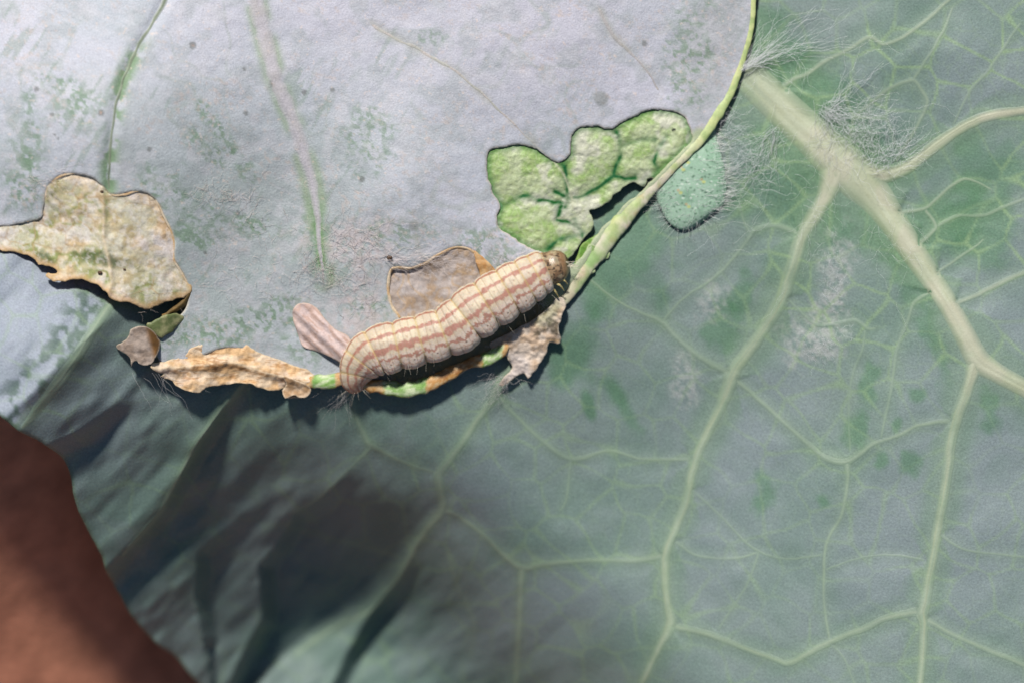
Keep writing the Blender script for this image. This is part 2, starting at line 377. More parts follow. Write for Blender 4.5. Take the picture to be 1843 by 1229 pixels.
GREEN1 = [(1300, 590, 28, 44, 12), (1342, 525, 18, 40, 10), (1640, 480, 34, 80, -18), (1600, 430, 40, 60, -20), (1680, 600, 20, 62, -18), (1568, 690, 16, 40, 8),
          (1547, 782, 20, 26, 20), (1617, 765, 8, 12, 0), (1655, 710, 16, 12, 0), (1385, 895, 22, 34, 10), (1490, 905, 14, 14, 0), (1785, 740, 18, 32, 0), (1645, 830, 18, 26, 40), (1595, 830, 14, 14, 0),
          (1520, 230, 60, 120, -45), (1440, 140, 80, 60, 0), (1690, 410, 60, 50, 0), (1380, 70, 60, 70, 0), (1560, 270, 34, 60, -45), (1130, 440, 120, 90, -50), (1400, 330, 70, 90, 0), (1030, 640, 50, 60, 20),
          (1780, 400, 60, 60, 0), (1800, 300, 60, 60, 0), (1500, 400, 30, 80, -10), (1120, 720, 50, 16, 60), (1060, 730, 10, 34, -20)]
PALE1 = [(1502, 490, 26, 80, 8), (1288, 545, 22, 34, 10), (1485, 615, 44, 34, 0), (1238, 690, 24, 46, -10), (1440, 610, 40, 40, 0), (1500, 560, 24, 30, 0)]
LAV1 = [(1740, 880, 140, 240, 0), (1600, 1000, 160, 140, 0), (960, 1130, 180, 80, -20), (860, 900, 80, 70, 0), (1380, 760, 80, 120, 10), (1760, 180, 100, 120, 0), (1300, 900, 90, 200, 0), (1800, 620, 80, 200, 0), (100, 600, 130, 200, 0), (80, 680, 140, 160, 0)]
def cells(x, y, sz, seed):
    """distance to the borders of irregular cells (in units of sz)"""
    wx_ = x / sz + .5 * (fbm(x, y, sz * 1.2, 2, seed) - .5); wy_ = y / sz + .5 * (fbm(x, y, sz * 1.2, 2, seed + 1) - .5)
    T = np.random.RandomState(seed).rand(64, 64, 2)
    ix = np.floor(wx_).astype(int); iy = np.floor(wy_).astype(int)
    d1 = np.full(np.shape(x), 9.); d2 = d1.copy()
    for i in (-1, 0, 1):
        for j in (-1, 0, 1):
            p = T[(iy + j) & 63, (ix + i) & 63]
            d = np.hypot(ix + i + p[..., 0] - wx_, iy + j + p[..., 1] - wy_)
            d2 = np.where(d < d1, d1, np.minimum(d2, d)); d1 = np.minimum(d1, d)
    return d2 - d1
def base1(x, y):
    n = fbm(x, y, 240, 4, 21); n2 = fbm(x, y, 60, 4, 22)
    c = mix(np.tile(lin((140, 158, 155)), np.shape(x) + (1,)), lin((124, 149, 140)), sstep(.35, .7, n))
    c = mix(c, lin((140, 158, 156)), .6 * sstep(.5, .75, n2))
    for b in LAV1: c = mix(c, lin((142, 157, 161)), .75 * blob(x, y, *b, rough=.35, seed=24, soft=.7))
    for i, b in enumerate(GREEN1): c = mix(c, lin((90, 138, 100)), (.62 if b[2] < 50 and i < 14 else .68) * blob(x, y, *b, rough=.9, seed=25, soft=.5, ns=24 if i < 14 else 60))
    for b in PALE1: c = mix(c, lin((192, 196, 194)), .62 * blob(x, y, *b, rough=1.0, seed=27, soft=.5, ns=22) * sstep(.3, .65, fbm(x, y, 7, 3, 28)))
    # rubbed bloom along the sharp vein crest in the corner
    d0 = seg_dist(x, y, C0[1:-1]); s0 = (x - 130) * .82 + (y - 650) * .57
    rub = sstep(.42, .62, fbm(x, y, 16, 3, 29)) * (1 - sstep(20, 60, np.abs(d0 - 26))) * (s0 < 0)
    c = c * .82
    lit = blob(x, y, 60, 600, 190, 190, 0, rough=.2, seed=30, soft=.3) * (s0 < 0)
    c = mix(c, lin((160, 168, 184)), .8 * lit)  # lavender bloom, with the crest's lit side also lightened in the colour
    c = mix(c, lin((72, 98, 84)), .8 * rub)
    return c
def col1(x, y, dd=None):
    c = base1(x, y)
    d, wv = vein_d(x, y)
    halo = np.exp(-np.maximum(d, 0) / (4 + .35 * wv)) * np.clip(wv / 9, .45, 1)
    c = mix(c, lin((132, 156, 122)), .5 * halo)
    dk = np.exp(-((d - 9 - .5 * wv) / (8 + .5 * wv)) ** 2) * np.clip(wv / 22, .1, .8)
    c = mix(c, lin((100, 136, 100)), .45 * dk * sstep(900, 1300, x))
    # fine net of veinlets
    nn = sstep(.3, .6, fbm(x, y, 110, 3, 31)); ur = .5 + .5 * sstep(1250, 1500, x) * (1 - sstep(500, 800, y))
    e1 = cells(x, y, 74, 301); e2 = cells(x, y, 27, 305)
    c = mix(c, lin((146, 174, 128)), (.24 + .36 * nn) * ur * (1 - sstep(.01, .11, e1)) + .16 * nn * ur * (1 - sstep(.0, .16, e2)))
    c = mix(c, lin((104, 134, 116)), .20 * sstep(.25, .7, e1) * (1 - nn))
    if dd is not None: c = mix(c, lin((96, 116, 84)), .6 * (1 - sstep(0, 9, dd)))
    return c
def z1v(x, y):
    d, wv = vein_d(np.asarray(x, float), np.asarray(y, float))
    return z1(x, y) + np.clip(wv, 0, 24) * .16 * np.exp(-(np.maximum(d, 0) / (5 + .6 * wv)) ** 2) - 2.0 * np.exp(-(np.maximum(d, 0) / 24) ** 2)
def axis(lo, hi, st, lo2, hi2, k=14):
    a = lo - np.geomspace(st, lo - lo2, k)[::-1] if lo2 < lo else []
    b = hi + np.geomspace(st, hi2 - hi, k) if hi2 > hi else []
    return np.r_[a, np.arange(lo, hi, st), b] if len(b) == 0 or True else None
leaf1_poly = ragged([(2250, -350), (2250, 1650), (1200, 1700), (520, 1500), (370, 1345), (280, 1222), (240, 1182), (204, 1126), (188, 1090), (176, 1064), (166, 1012), (146, 960), (128, 905), (122, 850), (108, 818), (85, 795), (55, 776), (8, 738), (-50, 712), (-160, 690), (-300, 600), (-360, 420), (-340, 60), (-200, -200), (500, -350)], 9, 2.0, 26, 70)  # unseen margin past the left frame edge extended to shade the soil
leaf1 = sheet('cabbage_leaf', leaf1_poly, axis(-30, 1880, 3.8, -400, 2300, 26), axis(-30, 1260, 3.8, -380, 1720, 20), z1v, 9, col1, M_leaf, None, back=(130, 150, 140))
tag(leaf1, 'large grey green cabbage leaf with pale branching veins and dark folded corner', 'leaf')
def vcol1(x, y, u, thin=0.):
    n = fbm(x, y, 26, 3, 33)
    big = sstep(1300, 1420, x) * (1 - sstep(350, 560, y - (x - 1500) * .9))
    c = mix(np.tile(lin((152, 171, 147)), np.shape(x) + (1,)), lin((140, 163, 136)), sstep(.4, .65, n))
    c = mix(c, lin((192, 195, 166)), .85 * big)
    d0 = np.exp(-(u / .35) ** 2)
    fib = fbm(u * 46 + 200, (x + y) * .10, 5, 3, 34)
    c = mix(c, lin((176, 178, 140)), .45 * sstep(.45, .7, fib) * (1 - .5 * np.abs(u)))
    c = mix(c, lin((206, 196, 178)), .45 * big * sstep(.5, .7, fbm(x, y, 40, 3, 35)))
    c = mix(c, lin((150, 150, 96)), .5 * big * np.exp(-((u - .72) / .12) ** 2) * sstep(.4, .6, fbm(x, y, 60, 2, 36)))
    c = mix(c, lin((170, 182, 160)), .3 * d0)
    c = mix(c, lin((138, 162, 136)), np.full(np.shape(x), min(1., thin * 2.2)))
    return mix(c, base1(x, y), np.clip(thin + .45 * (fbm(x, y, 45, 3, 37) - .42) * (1 - big), 0, .9))
for i, v in enumerate(VEINS1):
    dark = i in (30, 31, 32, 33)
    wmx = max(p[2] for p in v); thin = float(np.interp(wmx, [4, 8, 14, 22], [.40, .28, .12, 0]))
    strip('midrib' if i == 0 else 'vein', v, z1v, lambda a, b, u, t=thin: vcol1(a, b, u, t), M_vein, leaf1, wob=1.4 if i else .6, seed=200 + i, wamp=.12 if i == 0 else .35, wsc=90 if i == 0 else 30, hf=.08 if i == 0 else float(np.interp(wmx, [5, 10, 20], [.08, .07, .08])), wf=1.5 if i == 0 else float(np.interp(wmx, [5, 10, 20], [1.9, 1.7, 1.45])), sink=.1, soft=.72 if i == 0 else float(np.interp(wmx, [5, 10, 20], [.42, .46, .6])), blend=col1)
tag(leaf1.children[0], 'broad cream coloured main rib')

# ------------------------------------------------------------------ the upper, chewed leaf
def z1g(x, y, g): return (x, y, float(z1(np.array([x]), np.array([y]))[0]) + g)
z2base = tps([(-600, -300, 80), (0, 0, 150), (200, 250, 205), (-300, 420, 225), z1g(60, 430, 32), z1g(210, 545, 27), z1g(330, 560, 32), z1g(300, 650, 26), z1g(400, 670, 24), z1g(480, 690, 22), z1g(560, 690, 20), z1g(640, 700, 18), z1g(700, 705, 17), z1g(780, 690, 17), z1g(860, 640, 16), z1g(940, 590, 15), z1g(1000, 550, 14), z1g(1050, 480, 14), z1g(1100, 412, 16),
              z1g(1180, 335, 22), z1g(1225, 290, 29), z1g(1265, 248, 28), z1g(1290, 210, 27), z1g(1355, 40, 26), z1g(1390, -160, 26), (700, 50, 96), (1000, 50, 82), z1g(700, 350, 100), z1g(950, 330, 56), z1g(500, 350, 80)])
V2 = [[(320, -20, 20), (290, 40, 18), (262, 90, 15), (240, 140, 14), (225, 190, 13), (215, 250, 12), (210, 300, 11), (208, 345, 10)],
      [(455, -30, 30), (470, 30, 30), (490, 110, 27), (505, 160, 25), (530, 220, 22), (548, 280, 20), (562, 330, 17), (572, 390, 13), (576, 450, 9), (582, 505, 6)],
      [(670, 45, 9), (700, 65, 9), (760, 95, 8), (820, 130, 8), (860, 165, 7), (930, 230, 6), (980, 275, 5)],
      [(1080, 20, 12), (1100, 60, 10), (1150, 110, 8), (1190, 165, 6)]]
V2L = [crom(v, 25)[:, :2] for v in V2]
GREEN_HOLE = ragged([(880, 275), (920, 262), (960, 266), (996, 289), (1012, 290), (1028, 270), (1030, 240), (1060, 225), (1100, 232), (1122, 222), (1160, 201), (1200, 196), (1232, 208), (1244, 236), (1242, 254), (1180, 318), (1138, 358), (1098, 396), (1068, 432), (1040, 470), (1016, 478), (990, 460), (960, 450), (935, 432), (905, 415), (895, 390), (902, 370), (884, 340), (878, 305)], 4, 4.0, 14, 71)
BROWN_HOLE = ragged([(700, 492), (712, 481), (740, 483), (770, 470), (800, 453), (830, 444), (855, 455), (868, 472), (888, 490), (905, 515), (860, 570), (790, 600), (735, 588), (706, 555), (698, 525)], 5, 2.0, 12, 72)
leaf2_pts = [(-700, -330), (300, -360), (1000, -350), (1400, -330), (1386, -160), (1362, 0), (1352, 60), (1335, 120), (1312, 175), (1285, 215), (1262, 250), (1225, 290), (1180, 335), (1140, 372), (1105, 410), (1080, 440), (1045, 490), (1015, 530), (1000, 547), (960, 578), (900, 627), (860, 652), (800, 690), (750, 706), (690, 703), (655, 692), (610, 684), (560, 692), (540, 684), (500, 660), (450, 634), (400, 628), (350, 646), (302, 660), (286, 640), (290, 605), (318, 578), (338, 548),
             (338, 505), (318, 468), (318, 430), (304, 395), (282, 357), (250, 350), (212, 355), (180, 326), (132, 320), (100, 342), (90, 378), (60, 404), (-160, 420), (-420, 380), (-700, 200)]
leaf2_poly = ragged(leaf2_pts, 7, 2.0, 15, 73)
def z2(x, y):
    x = np.asarray(x, float); y = np.asarray(y, float)
    z = z2base(x, y) + 14 * (fbm(x, y, 300, 3, 41) - .5) + 6 * (fbm(x, y, 80, 3, 42) - .5) + 1.6 * (fbm(x, y, 14, 2, 43) - .5)
    for L, dep, sg in zip(V2L, (6, -2, 1, 1), (10, 15, 8, 9)):
        d = seg_dist(x, y, L); z = z - dep * np.exp(-(d / sg) ** 2)
    return z
WEAR2 = [(120, 160, 40, 16, 10), (150, 200, 40, 40, 0), (375, 270, 40, 16, 50), (400, 240, 60, 14, 55), (440, 300, 40, 14, 60), (380, 420, 70, 26, 0), (420, 400, 80, 20, 10), (60, 330, 40, 60, 0), (300, 350, 40, 40, 0), (320, 600, 60, 22, -20), (420, 590, 90, 26, -10),
         (660, 255, 40, 60, 0), (660, 555, 40, 24, 0), (880, 450, 60, 40, 30), (560, 400, 16, 70, -4), (780, 75, 26, 14, 20), (500, 560, 50, 30, 0), (70, 250, 20, 60, 0), (1240, 100, 40, 90, 10), (560, 620, 50, 40, 0), (720, 420, 60, 24, 0)]
SPOT2 = [(82, 170, 5), (197, 212, 6.5), (355, 90, 7), (497, 155, 9), (1082, 178, 14), (652, 325, 6), (280, 275, 5), (115, 250, 3), (121, 257, 3), (600, 165, 5), (550, 170, 5), (445, 130, 4), (430, 385, 4), (372, 455, 4), (745, 408, 10), (447, 208, 5), (110, 215, 4), (1160, 78, 6), (705, 470, 4)]
def col2(x, y, dd=None):
    n = fbm(x, y, 200, 4, 44); f = fbm(x, y, 9, 3, 45)
    c = mix(np.tile(lin((203, 205, 217)), np.shape(x) + (1,)), lin((190, 197, 206)), sstep(.35, .7, n))
    c = mix(c, lin((196, 194, 206)), .6 * blob(x, y, 900, 80, 420, 160, 0, rough=.4, seed=46, soft=.7))
    c = mix(c, lin((174, 186, 182)), .7 * blob(x, y, 420, 440, 330, 220, 0, rough=.5, seed=47, soft=.6))
    c = mix(c, lin((163, 168, 166)), .55 * blob(x, y, 1290, 60, 60, 170, 12, rough=.4, seed=48, soft=.5))
    for k, b in enumerate(WEAR2):
        c = mix(c, lin((122, 150, 122)), .75 * blob(x, y, *b, rough=.8, seed=49 + k, soft=.5, ns=20) * sstep(.46, .56, fbm(x, y, 7, 4, 45)))
    net = np.abs(fbm(x, y, 90, 2, 180) - .5); c = mix(c, lin((158, 170, 158)), .35 * (1 - sstep(.004, .03, net)) * sstep(.35, .6, fbm(x, y, 120, 2, 181)))
    c = mix(c, lin((168, 176, 178)), .45 * sstep(.5, .66, fbm(x, y, 34, 4, 182)))
    c = mix(c, lin((206, 205, 212)), .4 * sstep(.56, .7, fbm(x, y, 22, 4, 183)))
    sa = fbm((x * .9 + y * .44) * .16, (y * .9 - x * .44) * 1.3, 11, 3, 184); sb = fbm((x * .5 - y * .87) * .16, (y * .5 + x * .87) * 1.3, 10, 3, 185)
    zone = sstep(.42, .62, fbm(x, y, 120, 3, 186))
    c = mix(c, lin((216, 216, 224)), .22 * sstep(.58, .68, sa) * zone)
    c = mix(c, lin((128, 152, 132)), .4 * sstep(.61, .68, sb) * sstep(.5, .64, fbm(x + 900, y, 90, 3, 187)) * (1 - .6 * sstep(650, 800, x)))
    # pinkish dust
    dust = sstep(.60, .74, fbm(x, y, 6, 3, 50)) * sstep(.4, .7, fbm(x, y, 60, 3, 51))
    c = mix(c, lin((206, 190, 182)), .5 * dust)
    pk = blob(x, y, 640, 440, 100, 46, 10, rough=.7, seed=52, ns=30); pk = np.maximum(pk, blob(x, y, 640, 560, 60, 50, 0, rough=.7, seed=53, ns=30))
    c = mix(c, lin((214, 202, 204)), .6 * pk * sstep(.35, .6, fbm(x, y, 10, 3, 54)))
    d = seg_dist(x, y, V2L[0])
    c = mix(c, lin((112, 148, 96)), .8 * np.exp(-(np.maximum(d - 4, 0) / 13) ** 2) * sstep(.35, .55, fbm(x, y, 18, 3, 55)) * sstep(60, 120, y))
    d = seg_dist(x, y, V2L[1])
    c = mix(c, lin((140, 168, 118)), .6 * np.exp(-((d - 14) / 8) ** 2) * sstep(.3, .6, fbm(x, y, 50, 3, 56)))
    c = mix(c, lin((200, 194, 200)), .5 * np.exp(-(d / 13) ** 2) * (1 - sstep(300, 420, y)))
    c = mix(c, lin((116, 160, 92)), .8 * np.exp(-((d - 2) / 8) ** 2) * sstep(290, 400, y) * (1 - sstep(470, 500, y)))
    for k, s in enumerate(V2L[2:]):
        d = seg_dist(x, y, s); c = mix(c, lin((178, 178, 168)), .55 * np.exp(-(d / 8) ** 2) * sstep(.3, .6, fbm(x, y, 30, 3, 57)))
    for k, (a, b, r) in enumerate(SPOT2):
        q = np.hypot(x - a, y - b) + 3 * (fbm(x, y, 6, 2, 58) - .5)
        c = mix(c, lin((140, 144, 140) if r > 8 else (110, 112, 108)), .65 * (1 - sstep(r * .7, r * 1.15, q)))
        if r in (7, 6.5, 9): c = mix(c, lin((206, 170, 146)), .8 * (1 - sstep(r * .2, r * .5, q)))
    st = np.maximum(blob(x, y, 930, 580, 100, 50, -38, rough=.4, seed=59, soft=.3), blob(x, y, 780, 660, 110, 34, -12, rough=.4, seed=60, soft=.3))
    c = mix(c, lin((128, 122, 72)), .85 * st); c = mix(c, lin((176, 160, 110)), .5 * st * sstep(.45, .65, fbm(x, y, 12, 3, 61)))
    if dd is not None:
        c = mix(c, lin((212, 196, 170)), .6 * (1 - sstep(0, 4, dd)))
    rm = seg_dist(x, y, [(1262, 250), (1225, 290), (1180, 335), (1105, 410), (1045, 490), (1000, 547)]); c = mix(c, lin((176, 190, 146)), .85 * (1 - sstep(14, 30, rm + 8 * (fbm(x, y, 14, 2, 194) - .5))))
    return c
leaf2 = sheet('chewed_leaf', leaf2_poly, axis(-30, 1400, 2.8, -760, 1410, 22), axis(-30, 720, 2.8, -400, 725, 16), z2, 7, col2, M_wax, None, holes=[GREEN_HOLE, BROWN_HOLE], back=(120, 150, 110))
tag(leaf2, 'pale lavender grey waxy leaf with chewed brown edge lying over the veined leaf', 'leaf')
def vc2(base_, mid):
    def f(x, y, u):
        n = fbm(x, y, 14, 3, 62)
        return mix(np.tile(lin(base_), np.shape(x) + (1,)), lin(mid), sstep(.4, .65, n))
    return f
strip('vein', [(a, b, c * .55) for a, b, c in V2[0]], z2, vc2((140, 150, 128), (118, 130, 108)), M_vein, leaf2, hf=.15, wf=1, sink=.2, blend=col2, wob=2)
strip('vein', [(a, b, c * 1.1) for a, b, c in V2[1]], z2, vc2((200, 196, 202), (194, 190, 192)), M_wax, leaf2, hf=.05, wf=1.1, sink=.2, blend=col2, wob=2)
strip('vein', V2[2], z2, vc2((182, 182, 174), (192, 184, 180)), M_wax, leaf2, hf=.12, wf=1, sink=.5, blend=col2, wob=3)
strip('vein', V2[3], z2, vc2((186, 182, 182), (178, 176, 172)), M_wax, leaf2, hf=.12, wf=1, sink=.5, blend=col2, wob=3)

# rolled margin on the free side
def tube(name, pts, zfun, colfun, mat, parent, flat=.6, lift=0., nr=20, wob=.3, seed=3, step=4):
    P = crom(pts, step); x, y, wd = P[:, 0], P[:, 1], P[:, 2]
    tx, ty = np.gradient(x), np.gradient(y); l = np.hypot(tx, ty); tx /= l; ty /= l
    s = np.cumsum(l); a = np.linspace(0, 2 * np.pi, nr, endpoint=False)
    r = wd[:, None] * .5 * (1 + wob * 2 * (fbm(s[:, None] + 0 * a, np.abs(a - np.pi)[None] * 9 + 0 * s[:, None], 14, 4, seed) - .5))
    e = np.minimum(1, np.minimum(np.arange(len(x)), np.arange(len(x))[::-1]) / 3.) ** .4
    r = r * np.maximum(e, .2)[:, None]
    XX = x[:, None] - ty[:, None] * np.cos(a) * r; YY = y[:, None] + tx[:, None] * np.cos(a) * r
    ZZ = (zfun(x, y) + lift)[:, None] + np.sin(a) * r * flat
    n = len(x); idx = np.arange(n * nr).reshape(n, nr); jn = (np.arange(nr) + 1) % nr
    F = np.stack([idx[:-1], idx[:-1][:, jn], idx[1:][:, jn], idx[1:]], -1).reshape(-1, 4)
    c = colfun(XX, YY, np.broadcast_to(np.cos(a), XX.shape))
    return mesh_obj(name, np.c_[wx(XX.ravel()), wy(YY.ravel()), ZZ.ravel() * U], [F, idx[:1][:, ::-1], idx[-1:]] if False else [F], mat, parent, c.reshape(-1, 3))
def roll_col(x, y, u):
    n = fbm(x, y, 12, 3, 63); n2 = fbm(x * .7 + y * .9, x - y, 40, 3, 64)
    c = mix(np.tile(lin((186, 204, 140)), np.shape(x) + (1,)), lin((206, 214, 150)), sstep(.35, .65, n))
    c = mix(c, lin((212, 204, 184)), sstep(220, 320, y) * sstep(.25, .55, n2) * .95)
    c = mix(c, lin((150, 176, 108)), .5 * sstep(.52, .66, fbm(x, y, 9, 4, 171)))
    c = mix(c, lin((196, 168, 130)), .5 * sstep(.58, .7, fbm(x, y, 16, 3, 172)) * sstep(260, 330, y))
    c = mix(c, lin((150, 182, 116)), sstep(400, 470, y) * (1 - sstep(.35, .65, n2)))
    return mix(c, lin((196, 188, 160)), sstep(470, 540, y) * sstep(.3, .6, n))
tube('rolled_margin', [(a, b, c * np.interp(b, [200, 330, 430], [.72, .8, .95])) for a, b, c in [(1395, -200, 17), (1362, -40, 18), (1354, 40, 18), (1340, 100, 19), (1316, 165, 23), (1290, 208, 29), (1264, 248, 24), (1225, 288, 21), (1183, 332, 22), (1143, 372, 30), (1108, 412, 37), (1084, 446, 33), (1054, 488, 25), (1024, 530, 21), (1004, 552, 18), (985, 568, 14)]], z2, roll_col, M_vein, leaf2, flat=.42, lift=-2, wob=.2)

# --- green gnawed window
GCH = [[(1013, 365), (990, 362), (967, 360), (942, 352), (920, 362), (900, 375)], [(1022, 358), (1056, 349), (1083, 333), (1105, 314), (1114, 289), (1119, 260), (1110, 236)],
       [(1203, 243), (1190, 265), (1178, 289), (1186, 302), (1174, 320)], [(1050, 420), (1020, 428), (997, 436), (986, 450)], [(1034, 392), (1045, 412), (1050, 425)], [(1012, 290), (1020, 322), (1024, 358), (1018, 372)],
       [(1105, 314), (1125, 322), (1145, 318)], [(1119, 262), (1150, 252), (1180, 250)], [(1010, 370), (1005, 395), (1040, 405)], [(1024, 358), (1014, 350), (1000, 345)]]
GLN = [[(950, 255), (980, 275), (996, 289), (1015, 314), (1029, 349), (1032, 375)], [(1052, 378), (1030, 390), (1005, 392)]]
def gch_d(x, y):
    d = np.full(np.shape(x), 1e9)
    wxn = x + 6 * (fbm(x, y, 14, 2, 65) - .5); wyn = y + 6 * (fbm(x, y, 14, 2, 66) - .5)
    for L in GCH: d = np.minimum(d, seg_dist(wxn, wyn, L))
    return d
memb_poly = ragged([(862, 262), (915, 244), (965, 250), (1000, 270), (1012, 262), (1015, 225), (1050, 208), (1100, 214), (1150, 188), (1200, 180), (1246, 195), (1262, 236), (1238, 282), (1200, 318), (1185, 320), (1168, 319), (1160, 334), (1142, 328), (1122, 336), (1106, 353), (1092, 366), (1080, 373), (1062, 379), (1070, 394), (1066, 412), (1052, 428), (1040, 446), (1020, 470), (980, 480), (940, 455), (892, 430), (878, 390), (886, 372), (868, 345)], 4, 3.2, 9, 74)
GREEN_IN = crom(GREEN_HOLE[::4], 10, True)
def zg(x, y):
    d = gch_d(x, y); dh = seg_dist(x, y, np.vstack([GREEN_HOLE[::3], GREEN_HOLE[:1]]))
    return z2(x, y) - 5 + 3.5 * (1 - np.exp(-(d / 15) ** 2)) * (1 - np.exp(-(dh / 16) ** 2)) + 4 * (fbm(x, y, 22, 4, 67) - .5) + 3 * (fbm(x, y, 7, 3, 68) - .5)
def cg(x, y, dd=None):
    d = gch_d(x, y); n = fbm(x, y, 34, 4, 69); f = fbm(x, y, 7, 3, 75)
    c = mix(np.tile(lin((200, 214, 168)), np.shape(x) + (1,)), lin((170, 200, 124)), sstep(.42, .64, n))
    c = mix(c, lin((228, 228, 208)), .9 * sstep(.5, .68, fbm(x + 70, y, 30, 3, 76)))
    c = mix(c, lin((196, 206, 150)), .35 * sstep(.5, .7, f))
    e3 = cells(x, y, 16, 321); c = mix(c, lin((226, 230, 200)), .3 * (1 - sstep(0, .16, e3)))
    c = mix(c, lin((58, 118, 66)), .9 * np.exp(-(d / (2 + 5 * fbm(x, y, 20, 2, 173))) ** 2) * (.35 + .65 * sstep(.3, .6, fbm(x, y, 26, 3, 174))) + .22 * np.exp(-(d / 10) ** 2))
    dh = seg_dist(x, y, np.vstack([GREEN_HOLE[:16:2], ])); dh = np.minimum(dh, seg_dist(x, y, GREEN_HOLE[::3]))
    c = mix(c, lin((64, 128, 62)), .7 * np.exp(-(dh / 9) ** 2))
    for L in GLN: c = mix(c, lin((206, 210, 176)), .8 * np.exp(-(seg_dist(x, y, L) / 2.2) ** 2))
    c = mix(c, lin((36, 46, 30)), 1 - sstep(2.5, 4.5, np.hypot(x - 1214, (y - 232) * 1.2) + 5 * (fbm(x, y, 4, 2, 77) - .5)))
    return c
gm = sheet('green_membrane', memb_poly, np.arange(858, 1268, 1.7), np.arange(178, 486, 1.7), zg, 3, cg, M_memb, leaf2, edge=(200, 208, 170), edgew=3)
tag(gm, 'bright green gnawed leaf skin with dark green creases')
def lipcol(a, b):
    def f(x, y, u):
        n = fbm(x, y, 10, 3, 78); return mix(np.tile(lin(a), np.shape(x) + (1,)), lin(b), sstep(.35, .65, n))
    return f
# dark green cut edge round the window
def part_of(poly, i0, i1, wd):
    n = len(poly); return [(poly[i % n][0], poly[i % n][1], wd) for i in range(i0, i1, 2)]
cx_ = np.array([np.hypot(GREEN_HOLE[:, 0] - 960, GREEN_HOLE[:, 1] - 452)]).argmin()
ia = int(cx_); ib = len(GREEN_HOLE) + int(np.hypot(GREEN_HOLE[:, 0] - 1225, GREEN_HOLE[:, 1] - 203).argmin())
strip('chewed_edge', [(a, b, 3 + 17 * float(fbm(a, b, 34, 3, 175))) for a, b, _ in part_of(GREEN_HOLE, ia, ib, 15)], lambda x, y: z2(x, y) - 7, lipcol((66, 122, 70), (112, 160, 110)), M_memb, leaf2, hf=.16, wf=1, sink=1, wob=4, step=4)

# --- brown gnawed window behind the caterpillar
def zb_(x, y): 
    dh = seg_dist(x, y, np.vstack([BROWN_HOLE[::3], BROWN_HOLE[:1]]))
    return z2(x, y) - 8 + 5 * np.exp(-(dh / 12) ** 2) * (x > 760) + 8 * (fbm(x, y, 40, 3, 79) - .5) + 3 * (fbm(x, y, 9, 2, 80) - .5)
def cb_(x, y, dd=None):
    n = fbm(x, y, 30, 4, 81); f = fbm(x, y, 6, 3, 82)
    c = mix(np.tile(lin((206, 194, 188)), np.shape(x) + (1,)), lin((192, 176, 164)), sstep(.35, .65, n))
    c = mix(c, lin((196, 166, 132)), .7 * sstep(.5, .7, fbm(x, y, 18, 3, 83)))
    c = mix(c, lin((206, 200, 198)), .5 * sstep(.55, .7, f))
    r = np.abs(fbm(x, y, 46, 2, 84) - .5); c = mix(c, lin((206, 176, 140)), .7 * (1 - sstep(0, .03, r)))
    return c
bw = sheet('brown_membrane', ragged([(684, 480), (710, 466), (760, 456), (800, 436), (832, 428), (870, 445), (905, 480), (925, 520), (870, 590), (790, 615), (720, 605), (690, 560)], 5, 2, 12, 85), np.arange(678, 930, 2.2), np.arange(424, 620, 2.2), zb_, 3, cb_, M_dry, leaf2)
tag(bw, 'thin greyish brown dried leaf skin')
nb = len(BROWN_HOLE)
i0 = int(np.hypot(BROWN_HOLE[:, 0] - 716, BROWN_HOLE[:, 1] - 575).argmin()); i1 = nb + int(np.hypot(BROWN_HOLE[:, 0] - 892, BROWN_HOLE[:, 1] - 498).argmin())
strip('chewed_edge', part_of(BROWN_HOLE, i0, i1, 6.5), z2, lipcol((236, 216, 186), (214, 178, 132)), M_dry, leaf2, hf=.22, wf=1, sink=2, wob=2.5, step=4)
tri = sheet('dry_fold', ragged([(852, 452), (868, 462), (888, 482), (896, 500), (882, 512), (868, 505), (860, 480)], 4, 2, 8, 86), np.arange(845, 902, 1.8), np.arange(446, 518, 1.8), lambda x, y: z2(x, y) + 2 + 5 * (fbm(x, y, 14, 2, 87) - .5), 2.5, lambda x, y, d: lipcol((222, 186, 138), (206, 156, 100))(x, y, d), M_dry, leaf2)

